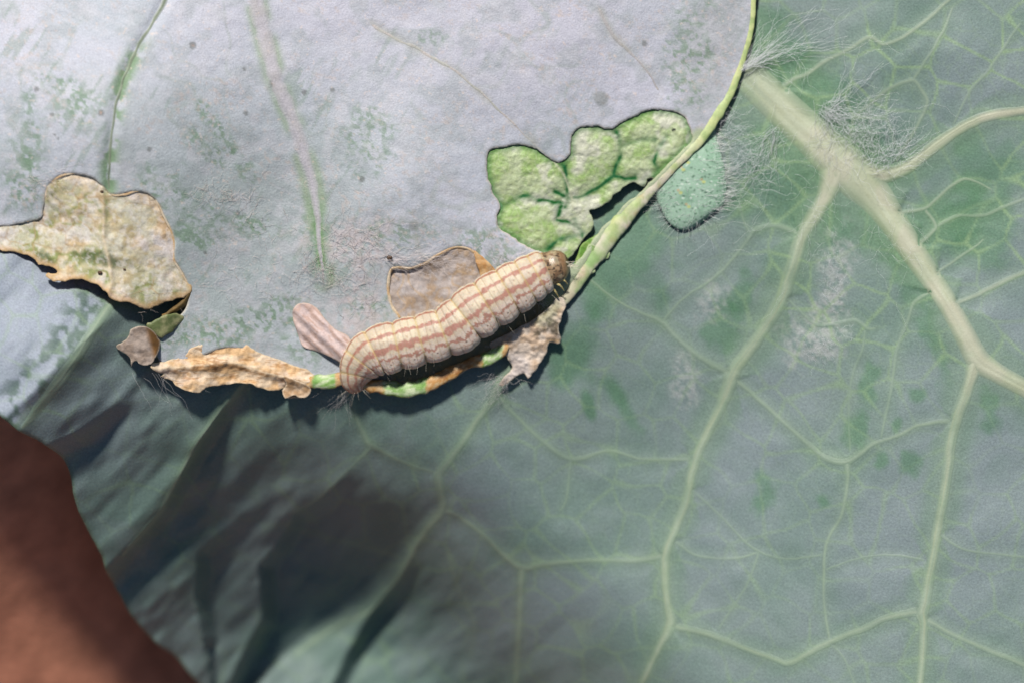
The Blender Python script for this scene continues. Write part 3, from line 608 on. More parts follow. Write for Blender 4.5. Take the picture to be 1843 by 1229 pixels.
# --- dried patch hanging from the far side
DPV = [[(196, 345), (199, 390), (197, 430), (206, 470), (212, 510), (205, 530)], [(60, 425), (110, 440), (150, 470), (200, 490)]]
def zdp(x, y):
    z = z2(x, y) - 4 + 8 * (fbm(x, y, 55, 4, 88) - .5) + 4 * (fbm(x, y, 12, 3, 89) - .5)
    z = z + 5 * np.exp(-(seg_dist(x, y, DPV[0]) / 6) ** 2)
    return z + 9 * sstep(480, 560, y)
def cdp(x, y, dd=None):
    n = fbm(x, y, 50, 4, 90); f = fbm(x, y, 9, 3, 91)
    c = mix(np.tile(lin((244, 234, 228)), np.shape(x) + (1,)), lin((244, 224, 196)), sstep(.42, .62, n))
    c = mix(c, lin((218, 194, 156)), .6 * sstep(.52, .68, f) * blob(x, y, 250, 420, 80, 70, 0))
    g = np.maximum(blob(x, y, 80, 450, 60, 46, 20, seed=92), blob(x, y, 200, 485, 90, 30, 20, seed=93))
    g = np.maximum(g, .8 * blob(x, y, 150, 385, 60, 50, 0, seed=94)); g = np.maximum(g, .9 * blob(x, y, 285, 535, 40, 20, -10, seed=95)); g = np.maximum(g, .7 * blob(x, y, 110, 350, 26, 50, 0, seed=95))
    r = np.abs(fbm(x, y, 36, 3, 96) - .5)
    c = mix(c, lin((200, 158, 104)), .55 * sstep(.56, .68, fbm(x, y, 20, 4, 170)))
    c = mix(c, lin((190, 194, 150)), .45 * sstep(.45, .62, fbm(x, y, 44, 3, 195)))
    c = mix(c, lin((150, 158, 96)), g * (.35 + .65 * (1 - sstep(.01, .09, r))))
    c = mix(c, lin((84, 104, 62)), .8 * np.maximum(blob(x, y, 90, 468, 18, 12, 20, seed=97), blob(x, y, 195, 470, 46, 12, 12, seed=98)))
    c = mix(c, lin((224, 206, 174)), .8 * np.exp(-(seg_dist(x, y, DPV[0]) / 3) ** 2))
    e1 = cells(x, y, 40, 311); e2 = cells(x, y, 13, 315)
    c = mix(c, lin((186, 150, 104)), .5 * (1 - sstep(0, .10, e1)) * sstep(.35, .6, fbm(x, y, 60, 2, 192)) + .22 * (1 - sstep(0, .2, e2)))
    c = mix(c, lin((242, 236, 234)), .35 * sstep(.55, .68, fbm(x, y, 6, 3, 193)))
    if dd is not None: c = mix(c, lin((206, 160, 104)), .6 * (1 - sstep(2, 13, dd + 6 * (f - .5))))
    return c
dp_poly = ragged([(-460, 340), (-160, 392), (50, 388), (76, 360), (86, 326), (126, 303), (184, 308), (216, 338), (256, 332), (298, 345), (322, 386), (336, 430), (334, 470), (338, 490), (348, 516), (338, 534), (318, 540), (300, 545), (285, 552), (268, 557), (240, 548), (212, 541), (197, 521), (178, 511), (150, 504), (122, 508), (100, 506), (94, 497), (112, 492), (108, 486), (88, 480), (55, 462), (-60, 440), (-160, 446), (-460, 400)], 3, 4.2, 9, 99)
dp = sheet('dried_patch', dp_poly, axis(-20, 354, 2.0, -470, 355, 14), np.arange(298, 566, 2.0), zdp, 4, cdp, M_dry, leaf2, edge=(214, 180, 132), edgew=4)
tag(dp, 'papery tan dried patch with green mottling and a ragged lower edge')
strip('chewed_edge', [(a, b, 4) for a, b in [(60, 403), (82, 392), (90, 372), (98, 342), (114, 326), (134, 318), (160, 318), (182, 325), (200, 342), (214, 354), (232, 354), (252, 349), (272, 350), (286, 358), (298, 380), (308, 400), (318, 428), (320, 450), (318, 468), (328, 488), (338, 505), (344, 520)]], z2, lipcol((240, 222, 194), (222, 186, 140)), M_dry, leaf2, hf=.14, wf=1, sink=2, wob=4, step=4)
strip('chewed_edge', [(346, 512, 5), (344, 528, 9), (332, 545, 11), (318, 556, 11), (306, 566, 9), (296, 570, 6)], z2, lipcol((136, 106, 58), (104, 84, 46)), M_dry, leaf2, hf=.4, wf=1, sink=3, wob=2, step=3)
ts = sheet('green_stub', ragged([(268, 588), (286, 574), (306, 566), (326, 566), (334, 572), (318, 590), (300, 606), (286, 604)], 3, 4, 9, 100), np.arange(262, 340, 1.8), np.arange(560, 612, 1.8), lambda x, y: z2(x, y) + 5 + 5 * np.cos((x - 300) / 14), 7, lambda x, y, d: lipcol((160, 160, 116), (112, 124, 78))(x, y, d), M_memb, leaf2)

# --- curled tan scrap at the corner
def zcs(x, y): 
    u = (x - 255) * .9 + (y - 620) * -.3
    return z2(np.clip(x, 200, 300), y) + 14 + 16 * sstep(0, 40, u) - 26 * np.clip((-u) / 40, 0, 1) ** 1.5 - 30 * sstep(20, 38, u) + 5 * (fbm(x, y, 12, 3, 101) - .5)
def ccs(x, y, dd=None):
    u = (x - 262) * .95 + (y - 620) * -.2
    n = fbm(x, y, 12, 3, 102)
    c = mix(np.tile(lin((176, 156, 140)), np.shape(x) + (1,)), lin((196, 178, 164)), sstep(.35, .65, n))
    c = mix(c, lin((140, 100, 54)), sstep(8, 20, u)); return c
cs = sheet('curled_scrap', ragged([(216, 622), (236, 610), (244, 594), (258, 588), (276, 592), (288, 606), (292, 622), (286, 640), (274, 656), (258, 655), (252, 648), (245, 652), (242, 660), (240, 645), (228, 634)], 3, 1.8, 7, 103), np.arange(210, 298, 1.6), np.arange(584, 664, 1.6), zcs, 2.5, ccs, M_dry, leaf2, edge=(206, 190, 170), edgew=2.5)
# --- dried strip along the lower edge
def zds(x, y):
    mid = np.interp(x, [280, 340, 420, 480, 560], [662, 660, 652, 672, 690])
    v = (y - mid) / 30.
    return z2base(x, 640 + 0 * y) - .12 * (y - 640) + 4 + 9 * np.exp(-(v / .35) ** 2) - 2 * np.clip(v, 0, 2) ** 1.2 + 8 * np.clip(v - .6, 0, 2) + 13 * (fbm(x, y, 22, 4, 104) - .5) + 3 * (fbm(x, y, 7, 2, 105) - .5) + 5 * np.sin(x / 17.) * np.clip(v, 0, 1)
def cds(x, y, dd=None):
    n = fbm(x * .6, y * 1.5, 22, 4, 106); f = fbm(x * .5, y * 2, 8, 3, 107)
    c = mix(np.tile(lin((240, 214, 182)), np.shape(x) + (1,)), lin((228, 188, 140)), sstep(.4, .62, n))
    c = mix(c, lin((236, 216, 196)), .7 * sstep(.5, .7, fbm(x, y, 30, 3, 108)))
    mid = np.interp(x, [280, 340, 420, 480, 560], [662, 660, 652, 672, 690])
    c = mix(c, lin((246, 222, 188)), .8 * np.exp(-((y - mid + 6 * (f - .5)) / 3) ** 2))
    c = mix(c, lin((176, 120, 66)), .6 * np.exp(-((y - mid - 7 + 9 * (f - .5)) / 4) ** 2) * sstep(.45, .6, n))
    c = mix(c, lin((178, 122, 66)), .6 * sstep(.6, .72, f))
    return c
ds = sheet('dried_strip', ragged([(276, 656), (300, 650), (330, 640), (345, 626), (372, 618), (410, 616), (440, 620), (462, 634), (490, 644), (520, 656), (556, 668), (564, 684), (554, 700), (548, 714), (530, 716), (512, 717), (506, 708), (512, 694), (500, 702), (470, 700), (446, 690), (420, 690), (396, 694), (374, 696), (356, 706), (338, 704), (318, 694), (308, 682), (290, 678), (300, 672), (284, 668)], 4, 2.6, 10, 109), np.arange(270, 570, 1.8), np.arange(612, 722, 1.8), zds, 3, cds, M_dry, leaf2, edge=(228, 204, 168), edgew=3)
tag(ds, 'curled orange tan dried strip of leaf edge')
fl = sheet('dry_fold', ragged([(508, 676), (530, 684), (556, 698), (552, 712), (540, 716), (524, 712), (510, 717), (506, 704), (512, 692)], 4, 1.8, 8, 110), np.arange(502, 560, 1.6), np.arange(672, 722, 1.6), lambda x, y: zds(x, y) + 6 + .1 * (y - 690), 2.5, lambda x, y, d: lipcol((208, 180, 150), (186, 150, 112))(x, y, d), M_dry, leaf2, edge=(228, 208, 180), edgew=2.5)
tag(fl)
# --- bits of living rim below the caterpillar
def rimcol(x, y, u):
    f = fbm(x * .35, y * 2.6, 7, 4, 111); n = fbm(x, y, 20, 3, 112)
    c = mix(np.tile(lin((150, 192, 104)), np.shape(x) + (1,)), lin((214, 226, 184)), sstep(.4, .62, f))
    return mix(c, lin((98, 152, 52)), .7 * sstep(.5, .65, n))
def orcol(x, y, u):
    f = fbm(x * .7, y * 1.6, 7, 3, 113); c = mix(np.tile(lin((204, 150, 84)), np.shape(x) + (1,)), lin((222, 190, 142)), sstep(.4, .62, f))
    return mix(c, lin((160, 98, 44)), .7 * sstep(.56, .7, fbm(x, y, 10, 3, 114)))
zr = lambda x, y: z2base(x, np.minimum(y, 700))
def rim_mix(x, y, u):
    xx = x + 14 * (fbm(x, y, 10, 3, 190) - .5)
    g = np.zeros(np.shape(x))
    for a0, a1 in ((560, 602), (688, 767), (866, 906)): g = np.maximum(g, sstep(a0 - 2, a0 + 3, xx) * (1 - sstep(a1 - 3, a1 + 2, xx)))
    return orcol(x, y, u) * (1 - g[..., None]) + rimcol(x, y, u) * g[..., None]
cr = tube('curled_rim', [(546, 690, 18), (575, 687, 25), (603, 684, 25), (628, 685, 22), (656, 692, 22), (690, 698, 26), (730, 701, 27), (765, 694, 26), (790, 684, 24), (815, 669, 21), (840, 656, 20), (862, 650, 22), (882, 643, 24), (900, 634, 22), (916, 620, 14)], zr, rim_mix, M_memb, leaf2, flat=.55, lift=9, wob=.35)
tag(cr, 'curled leaf rim, bright green in places and dry orange brown between')
# grey-tan withered flap
def zwf(x, y): return z2base(x, y) + 13 + .12 * (600 - y) + 11 * (fbm(x, y, 20, 3, 115) - .5) + 4 * (fbm(x, y, 6, 2, 116) - .5) - .06 * np.abs(x - 960)
def cwf(x, y, dd=None):
    n = fbm(x, y, 16, 4, 117); f = fbm(x, y, 5, 3, 118)
    c = mix(np.tile(lin((226, 208, 190)), np.shape(x) + (1,)), lin((208, 182, 156)), sstep(.4, .62, n))
    c = mix(c, lin((214, 206, 204)), .6 * blob(x, y, 925, 665, 30, 26, 0, seed=119))
    c = mix(c, lin((86, 78, 60)), .85 * np.maximum(np.maximum(blob(x, y, 996, 590, 12, 12, 0, rough=1, seed=120, ns=6), blob(x, y, 913, 646, 8, 5, 30, rough=.8, seed=121, ns=6)), blob(x, y, 968, 600, 6, 6, 0, rough=1, seed=122, ns=6)))
    c = mix(c, lin((150, 160, 110)), .5 * blob(x, y, 985, 560, 26, 22, -40, seed=123))
    c = mix(c, lin((214, 178, 128)), .7 * blob(x, y, 998, 615, 12, 6, 0, seed=124))
    return c
wf = sheet('withered_flap', ragged([(880, 620), (930, 592), (975, 566), (1005, 535), (1018, 545), (1012, 570), (1006, 592), (1012, 612), (1004, 620), (990, 616), (984, 634), (974, 652), (962, 668), (950, 682), (944, 672), (932, 676), (914, 690), (896, 694), (908, 678), (922, 662), (914, 648), (908, 638)], 4, 2.8, 9, 125), np.arange(876, 1022, 1.7), np.arange(530, 700, 1.7), zwf, 3, cwf, M_dry, leaf2, edge=(216, 202, 182), edgew=3)
tag(wf, 'withered greyish tan flap with dark specks')
# torn green pieces beyond the rolled margin
for k, pts in enumerate([[(1062, 440), (1084, 448), (1098, 452), (1096, 464), (1084, 466), (1076, 476), (1060, 482), (1050, 474)], [(1046, 480), (1062, 478), (1074, 488), (1060, 494), (1050, 498), (1034, 512), (1026, 508)]]):
    a = np.array(pts)
    o = sheet('torn_flap', ragged(pts, 4, 2.2, 8, 126 + k), np.arange(a[:, 0].min() - 6, a[:, 0].max() + 6, 1.6), np.arange(a[:, 1].min() - 6, a[:, 1].max() + 6, 1.6), lambda x, y: z2base(x, y) - 2 + 4 * (fbm(x, y, 10, 2, 128) - .5), 3,
              lambda x, y, d: lipcol((172, 194, 136), (132, 166, 92))(x, y, d), M_memb, leaf2, edge=(206, 214, 176), edgew=3)
# green tissue inside the window beside the rolled margin, behind the head
o = sheet('torn_flap', ragged([(1036, 470), (1048, 440), (1070, 424), (1088, 416), (1080, 440), (1060, 468), (1040, 500), (1024, 512), (1020, 500)], 4, 1.5, 8, 129), np.arange(1012, 1096, 1.7), np.arange(408, 520, 1.7), lambda x, y: z2base(x, y) - 6 + 5 * (fbm(x, y, 12, 2, 130) - .5), 3, lambda x, y, d: lipcol((112, 158, 64), (152, 182, 96))(x, y, d), M_memb, leaf2)

# ------------------------------------------------------------------ striped caterpillar
AX = [(643, 703, 13), (638, 690, 25), (640, 672, 33), (652, 650, 41), (672, 634, 45), (700, 625, 46.5), (730, 618, 46.5), (765, 608, 46), (795, 600, 47), (820, 588, 49), (845, 568, 50), (870, 551, 49.5), (895, 536, 49), (920, 521, 48), (945, 507, 45), (965, 495, 42), (980, 487, 38.5), (985, 484, 33), (992, 482, 30), (1002, 479, 30), (1011, 477, 27), (1018, 475, 21), (1023, 474, 13), (1026, 474, 4)]
A = crom([(AX[0][0] + 3, AX[0][1] + 3, 3)] + AX, 1.0)
ln = np.r_[0, np.cumsum(np.hypot(np.diff(A[:, 0]), np.diff(A[:, 1])))]
NS, NR = 520, 128
s = np.linspace(0, ln[-1], NS)
ax = np.interp(s, ln, A[:, 0]); ay = np.interp(s, ln, A[:, 1]); R = np.interp(s, ln, A[:, 2])
k = np.ones(9) / 9
axs = np.convolve(np.pad(ax, 4, 'edge'), k, 'valid'); ays = np.convolve(np.pad(ay, 4, 'edge'), k, 'valid')
txx, tyy = np.gradient(axs), np.gradient(ays); L_ = np.hypot(txx, tyy); txx /= L_; tyy /= L_
for _ in range(6):
    txx = np.convolve(np.pad(txx, 8, 'edge'), np.ones(17) / 17, 'valid'); tyy = np.convolve(np.pad(tyy, 8, 'edge'), np.ones(17) / 17, 'valid')
L_ = np.hypot(txx, tyy); txx /= L_; tyy /= L_
nxx, nyy = -tyy, txx                     # towards the lower right (image y down)
i_head = np.interp(0, [0], [0])
s_neck = ln[np.hypot(A[:, 0] - 985, A[:, 1] - 482).argmin()]
def s_at(px, py): return ln[np.hypot(A[:, 0] - px, A[:, 1] - py).argmin()]
bounds = np.array([0, s_at(640, 676), s_at(650, 652), s_at(673, 634), s_at(715, 622), s_at(757, 611), s_at(798, 599), s_at(838, 573), s_at(876, 547), s_at(914, 525), s_at(946, 506), s_at(966, 493), s_neck])
S = s[:, None]; PH = np.linspace(0, 2 * np.pi, NR, endpoint=False)[None] + 0 * S
seg = np.clip(np.searchsorted(bounds, s, 'right') - 1, 0, len(bounds) - 2)
f = np.clip((s - bounds[seg]) / (bounds[seg + 1] - bounds[seg]), 0, 1)
seglen = bounds[seg + 1] - bounds[seg]
inb = s <= s_neck
bulge = np.where(inb, np.abs(np.sin(np.pi * f)) ** .55, .6)[:, None]
ann = np.where(inb & (seglen > 25), np.abs(np.sin(3 * np.pi * f)) ** .6, .5)[:, None]
amp = np.where(inb, np.clip(seglen / 42, .3, 1.1), 0)[:, None]
lobe = np.exp(-((PH - 2.72) / .40) ** 2); lobe2 = np.exp(-((PH - .30) / .32) ** 2) + np.exp(-((PH - 2 * np.pi - .30) / .32) ** 2)
m = 1 - .075 * amp * (1 - bulge) - .020 * amp * (1 - ann) + amp * (.15 * lobe * (bulge - .45) + .05 * lobe2 * (bulge - .5))
pxn = S + 0 * PH; pyn = PH * 40
m = m + np.where(inb, 1, .3)[:, None] * (.030 * (fbm(pxn, pyn, 9, 4, 140) - .5) + .012 * (fbm(pxn * 2.2, pyn * .5, 7, 2, 141) - .5))
rr = R[:, None] * m
under = np.where(np.sin(PH) < 0, .5, .78)
zc = z2base(axs, ays); zc = np.convolve(np.pad(zc, 30, 'edge'), np.ones(61) / 61, 'valid')
zc = zc + 2 + R * .48
XX = axs[:, None] - np.cos(PH) * rr * nxx[:, None]; YY = ays[:, None] - np.cos(PH) * rr * nyy[:, None]
ZZ = zc[:, None] + np.sin(PH) * rr * under
# colours
fi = f[:, None]; nz = fbm(pxn, pyn, 12, 3, 142) - .5; nz2 = fbm(pxn, pyn, 5, 3, 143) - .5
c = mix(np.tile(lin((226, 211, 184)), S.shape[:1] + (NR, 1)), lin((212, 196, 174)), sstep(.35, .65, fbm(pxn, pyn, 20, 3, 144)))
c = mix(c, lin((238, 220, 206)), .8 * sstep(1.75, 2.0, PH) * (1 - sstep(3.4, 3.8, PH)))
def stripe(ph0, hw, col, strength, rough):
    global c
    d = np.abs(PH - ph0 + rough * nz + rough * .6 * nz2)
    c = mix(c, lin(col), strength * (1 - sstep(hw * .6, hw * 1.25, d)) * np.where(inb, 1, 0)[:, None])
stripe(.42, .085, (176, 120, 98), .95, .12)
stripe(1.06, .085, (184, 130, 112), .95, .18)
stripe(1.62, .12, (188, 136, 120), .95, .28)
stripe(2.06, .085, (190, 138, 120), .9, .42)
stripe(2.45, .03, (186, 140, 122), .6, .30)
for b0, b1 in zip(bounds[3:-1], bounds[4:]):
    q = np.hypot(S - (b0 * .45 + b1 * .55), (PH - 2.3) * 46); c = mix(c, lin((96, 70, 56)), .8 * (1 - sstep(1.0, 2.4, q)))
    q = np.hypot(S - (b0 * .5 + b1 * .5), (PH - 1.34) * 46); c = mix(c, lin((176, 150, 122)), .7 * (1 - sstep(1.0, 2.6, q)))
crl = np.exp(-(np.minimum(fi, 1 - fi) * seglen[:, None] / 2.0) ** 2)
c = mix(c, lin((214, 186, 118)), .55 * crl * np.where(inb, 1, 0)[:, None])
a3 = np.exp(-(np.abs(((fi * 3 + .5) % 1) - .5) * seglen[:, None] / 3 / 1.1) ** 2) * (np.minimum(fi, 1 - fi) > .12)
c = mix(c, lin((176, 148, 120)), .4 * a3 * np.where(inb & (seglen > 25), 1, 0)[:, None])
tl = 1 - sstep(0, 46, S + 0 * PH)
c = mix(c, lin((206, 152, 120)), .65 * tl * sstep(-.15, .15, nz))
# shield and head: translucent amber with dark freckles
hd = sstep(s_neck - 2, s_neck + 1, S + 0 * PH)
hc = mix(np.tile(lin((170, 142, 110)), S.shape[:1] + (NR, 1)), lin((138, 110, 82)), sstep(.4, .6, fbm(pxn, pyn, 10, 3, 145)))
hc = mix(hc, lin((50, 38, 28)), .85 * sstep(.56, .64, fbm(pxn, pyn * 1.2, 3.6, 2, 146)) * (S < s_neck + 26))
hc = mix(hc, lin((186, 172, 140)), .6 * sstep(.5, .65, fbm(pxn, pyn, 9, 2, 147)) * (S < s_neck + 22))
hc = mix(hc, lin((150, 104, 66)), .6 * np.exp(-((S - s_neck - 30) / 3.5) ** 2) * (PH > .3) * (PH < 2.6))
hc = mix(hc, lin((60, 42, 30)), .85 * sstep(s_neck + 33, s_neck + 38, S + 0 * PH))
c = mix(c, hc, hd) if False else c * (1 - hd[..., None]) + hc * hd[..., None]
idx = np.arange(NS * NR).reshape(NS, NR); jn = (np.arange(NR) + 1) % NR
F = np.stack([idx[:-1], idx[1:], idx[1:][:, jn], idx[:-1][:, jn]], -1).reshape(-1, 4)
pc = np.array([[XX[0].mean(), YY[0].mean(), ZZ[0].mean()], [XX[-1].mean(), YY[-1].mean(), ZZ[-1].mean()]])
V = np.r_[np.c_[XX.ravel(), YY.ravel(), ZZ.ravel()], pc]
caps = [np.stack([np.full(NR, NS * NR), idx[0], idx[0][jn]], 1), np.stack([np.full(NR, NS * NR + 1), idx[-1][jn], idx[-1]], 1)]
V = np.c_[wx(V[:, 0]), wy(V[:, 1]), V[:, 2] * U]
cc = np.r_[c.reshape(-1, 3), c[0].mean(0)[None], c[-1].mean(0)[None]]
cat = mesh_obj('striped_caterpillar', V, [F] + caps, M_body, None, cc)
cat.data.materials.append(M_head)
fs = np.r_[np.repeat(s[:-1], NR), np.zeros(NR), np.full(NR, 1e6)]
cat.data.polygons.foreach_set('material_index', (fs > s_neck + 1).astype(np.int32))
tag(cat, 'plump cream caterpillar with purplish brown stripes lying along the chewed leaf edge', 'caterpillar')
zcat = float(np.interp(0, [0], [0])); z_head = float(zc[-60])
rng = random.Random(4)
def hair(p, q, sag=0., n=7):
    p = np.array(p, float); q = np.array(q, float); t = np.linspace(0, 1, n)[:, None]
    P = p + (q - p) * t; P[:, 2] += sag * (4 * t * (1 - t))[:, 0]; return P
zt0 = float(zc[30])
for (a, b) in [((986, 516), (1006, 536)), ((994, 508), (1016, 524)), ((1002, 502), (1022, 512))]:
    P = np.array([[a[0], a[1], z_head - 8], [(a[0] + b[0]) / 2 + 2, (a[1] + b[1]) / 2 - 3, z_head - 2], [b[0], b[1], z_head - 12]])
    threads('leg', [(crom(P, 2.0), 3.6, .9)], M_body, cat, (204, 186, 130), 1.0)
lines = []
for i in range(11):
    a0 = rng.uniform(.3, 2.7); p = (640 + 14 * math.cos(a0) , 690 + 14 * math.sin(a0), zt0 - 4)
    L = rng.uniform(14, 34); lines.append((hair(p, (p[0] + L * math.cos(a0), p[1] + L * math.sin(a0), zt0 - 10 + rng.uniform(-8, 10)), 2), .32, .12))
for i in range(26):
    k = rng.randrange(60, NS - 40); ph = rng.choice([.2, .5, 2.6, 2.9, 1.2]) + rng.uniform(-.2, .2); j = int(ph / (2 * math.pi) * NR)
    p = np.array([XX[k, j], YY[k, j], ZZ[k, j]]); o_ = p - np.array([axs[k], ays[k], zc[k]]); o_ /= np.linalg.norm(o_)
    o_ = o_ + np.array([txx[k], tyy[k], 0]) * rng.uniform(-.4, .4); L = rng.uniform(10, 24)
    lines.append((hair(p, p + o_ * L), .26, .1))
for i in range(9):
    p = np.array([1024 + rng.uniform(-6, 4), 470 + rng.uniform(-14, 12), z_head + rng.uniform(-4, 8)]); lines.append((hair(p, p + np.array([rng.uniform(8, 24), rng.uniform(-14, 8), rng.uniform(-4, 6)])), .55, .2))
tag(threads('bristles', lines, M_hair, cat, (210, 200, 180)), kind='stuff')

# ------------------------------------------------------------------ green hairy caterpillar hidden behind the leaf
GA = [(1264, 400, 10), (1261, 396, 34), (1257, 386, 50), (1252, 368, 60), (1247, 338, 65), (1243, 302, 64), (1241, 264, 58), (1242, 228, 50), (1250, 190, 44), (1264, 160, 36), (1276, 140, 24), (1284, 128, 8)]
A = crom(GA, 1.0); ln = np.r_[0, np.cumsum(np.hypot(np.diff(A[:, 0]), np.diff(A[:, 1])))]
NS2, NR2 = 640, 240; s = np.linspace(0, ln[-1], NS2)
gx_ = np.interp(s, ln, A[:, 0]); gy_ = np.interp(s, ln, A[:, 1]); R = np.interp(s, ln, A[:, 2])
tx_, ty_ = np.gradient(gx_), np.gradient(gy_); l = np.hypot(tx_, ty_); tx_ /= l; ty_ /= l
for _ in range(5):
    tx_ = np.convolve(np.pad(tx_, 10, 'edge'), np.ones(21) / 21, 'valid'); ty_ = np.convolve(np.pad(ty_, 10, 'edge'), np.ones(21) / 21, 'valid')
l = np.hypot(tx_, ty_); tx_ /= l; ty_ /= l
S = s[:, None]; PH = np.linspace(0, 2 * np.pi, NR2, endpoint=False)[None] + 0 * S; pxn = S + 0 * PH; pyn = PH * 45
m = 1 - .035 * (1 - np.abs(np.sin(np.pi * S / 38)) ** .6) + .03 * (fbm(pxn, pyn, 14, 3, 150) - .5)
rr = R[:, None] * m; gz = z1(gx_, gy_); gz = np.convolve(np.pad(gz, 20, 'edge'), np.ones(41) / 41,  'valid') + R * np.interp(gy_, [40, 100, 240, 290, 340], [.14, .14, .12, .14, .15]); gfl = np.interp(gy_, [40, 100, 240, 290, 340], [.22, .22, .18, .22, .23])[:, None]
XX = gx_[:, None] + np.cos(PH) * rr * -ty_[:, None]; YY = gy_[:, None] + np.cos(PH) * rr * tx_[:, None]; ZZ = gz[:, None] + np.sin(PH) * rr * gfl
c = mix(np.tile(lin((166, 196, 174)), S.shape[:1] + (NR2, 1)), lin((146, 182, 156)), sstep(.35, .65, fbm(pxn, pyn, 26, 3, 151)))
rg = np.random.RandomState(9)
for k in range(700):     # dark and pale granules
    a, b = rg.uniform(0, ln[-1]), rg.uniform(0, math.pi); r = rg.uniform(1.3, 2.5)
    i0_ = max(0, int((a - 6) / ln[-1] * NS2)); i1_ = min(NS2, int((a + 6) / ln[-1] * NS2) + 2)
    q = np.hypot(S[i0_:i1_] - a, (PH[i0_:i1_] - b) * 50); mm_ = 1 - sstep(r * .5, r * 1.2, q)
    c[i0_:i1_] = mix(c[i0_:i1_], lin((92, 128, 104) if k % 3 else (206, 222, 208)), .75 * mm_)
for a, b in [(34, 1.75), (60, 1.9), (100, 1.75), (112, 1.6), (74, 1.2), (140, 1.8)]:
    q = np.hypot(S - a, (PH - b) * 50); c = mix(c, lin((204, 204, 110)), .7 * (1 - sstep(1.5, 4, q)))
    q = np.hypot(S - a - 5, (PH - b) * 50 - 3); c = mix(c, lin((196, 158, 110)), .6 * (1 - sstep(1.5, 3.2, q)))
idx = np.arange(NS2 * NR2).reshape(NS2, NR2); jn = (np.arange(NR2) + 1) % NR2
F = np.stack([idx[:-1], idx[:-1][:, jn], idx[1:][:, jn], idx[1:]], -1).reshape(-1, 4)
gcat = mesh_obj('green_caterpillar', np.c_[wx(XX.ravel()), wy(YY.ravel()), ZZ.ravel() * U], [F, idx[:1], idx[-1:][:, ::-1]], M_gbody, None, c.reshape(-1, 3))
tag(gcat, 'velvety pale green caterpillar with dark dots and bristles, half hidden behind the leaf margin', 'caterpillar')
lines = []
for i in range(520):
    k = rng.randrange(2, NS2 - 2); ph = rng.choice([rng.uniform(-.3, .7), rng.uniform(2.4, 3.4), rng.uniform(0, 3.14)]) if k > 60 else rng.uniform(-.2, 3.4)
    j = int((ph % (2 * math.pi)) / (2 * math.pi) * NR2) % NR2
    p = np.array([XX[k, j], YY[k, j], ZZ[k, j]]); o_ = p - np.array([gx_[k], gy_[k], gz[k]]); o_ /= np.linalg.norm(o_) + 1e-6
    if k < 60: o_ = o_ + np.array([-tx_[k], -ty_[k], 0]) * (60 - k) / 50.
    o_ = o_ / np.linalg.norm(o_) + np.array([rng.uniform(-.35, .35), rng.uniform(-.35, .35), rng.uniform(-.1, .2)])
    L = rng.uniform(8, 28); lines.append((hair(p, p + o_ * L, 0), .3, .12))
tag(threads('bristles', lines, M_hair, gcat, (222, 226, 220)), kind='stuff')

# ------------------------------------------------------------------ pale papery scrap under the tail
def zps(x, y):
    u = ((x - 570) * .72 + (y - 590) * .69) / 60; v = (-(x - 570) * .69 + (y - 590) * .72) / 30
    return z2(x, y) + 4 + 22 * np.clip(1 - v * v, 0, 1) * (.55 + .3 * u) + 2 * np.sin(v * 9) + 3 * (fbm(x, y, 16, 2, 160) - .5)
def cps(x, y, dd=None):
    v = (-(x - 570) * .69 + (y - 590) * .72); n = fbm(v * 3, (x + y) * .35, 9, 3, 161)
    c = mix(np.tile(lin((230, 206, 198)), np.shape(x) + (1,)), lin((212, 180, 166)), sstep(.4, .65, n))
    return mix(c, lin((216, 200, 200)), .5 * sstep(.5, .7, fbm(x, y, 12, 3, 162)))
ps = sheet('papery_scrap', ragged([(525, 560), (534, 548), (552, 546), (568, 554), (584, 574), (602, 592), (626, 606), (640, 640), (620, 656), (596, 644), (566, 632), (544, 624), (534, 602), (527, 580)], 4, .8, 12, 163), np.arange(520, 646, 1.7), np.arange(540, 662, 1.7), zps, 3, cps, M_dry, None, edge=(216, 192, 176), edgew=3)
tag(ps, 'pale pinkish paddle shaped papery scrap under the tail of the striped caterpillar', 'leaf scrap')

# ------------------------------------------------------------------ silk webbing
def walk(x, y, ang, n, st, zf, lift, curl=.35, up=4.):
    P = []; a = ang; zz = rng.uniform(0, up)
    for i in range(n):
        P.append((x, y, lift + zz)); a += rng.gauss(0, curl); a += (ang - a) * .12
        x += st * math.cos(a); y += st * math.sin(a); zz = max(0, zz + rng.uniform(-1.5, 1.5))
    P = crom(np.array(P), st * .5)
    return P
ztop = lambda x, y: z1(x, y) + 6
zmid = lambda x, y: z1(x, y) + 11
def web(label, starts, zf, col=(232, 234, 236), r=.2):
    L = []
    for (x, y, sx, sy, ang, sp, n, st, cnt, lift, curl) in starts:
        for i in range(cnt):
            L.append((walk(x + rng.gauss(0, sx), y + rng.gauss(0, sy), math.radians(ang + rng.gauss(0, sp)), rng.randint(max(4, n // 2), n), st, zf, lift, curl), r * rng.uniform(.7, 1.2), r * .5))
    Q = np.concatenate([p for p, _, _ in L]); zq = zf(Q[:, 0], Q[:, 1]); i = 0
    for p, _, _ in L: p[:, 2] += zq[i:i + len(p)]; i += len(p)
    return tag(threads('silk_web', L, M_silk, None, col), label, 'silk web', kind='stuff')
web('tangled white silk web beside the broad main rib at its fork', [(1490, 195, 8, 8, 38, 24, 16, 9, 70, 2, .45), (1560, 235, 30, 22, 45, 60, 14, 7, 110, 2, .6), (1590, 285, 22, 14, -50, 40, 12, 7, 60, 4, .5), (1500, 190, 6, 6, -30, 25, 16, 9, 18, 3, .35), (1625, 280, 14, 14, -70, 40, 12, 7, 20, 4, .4)], ztop)
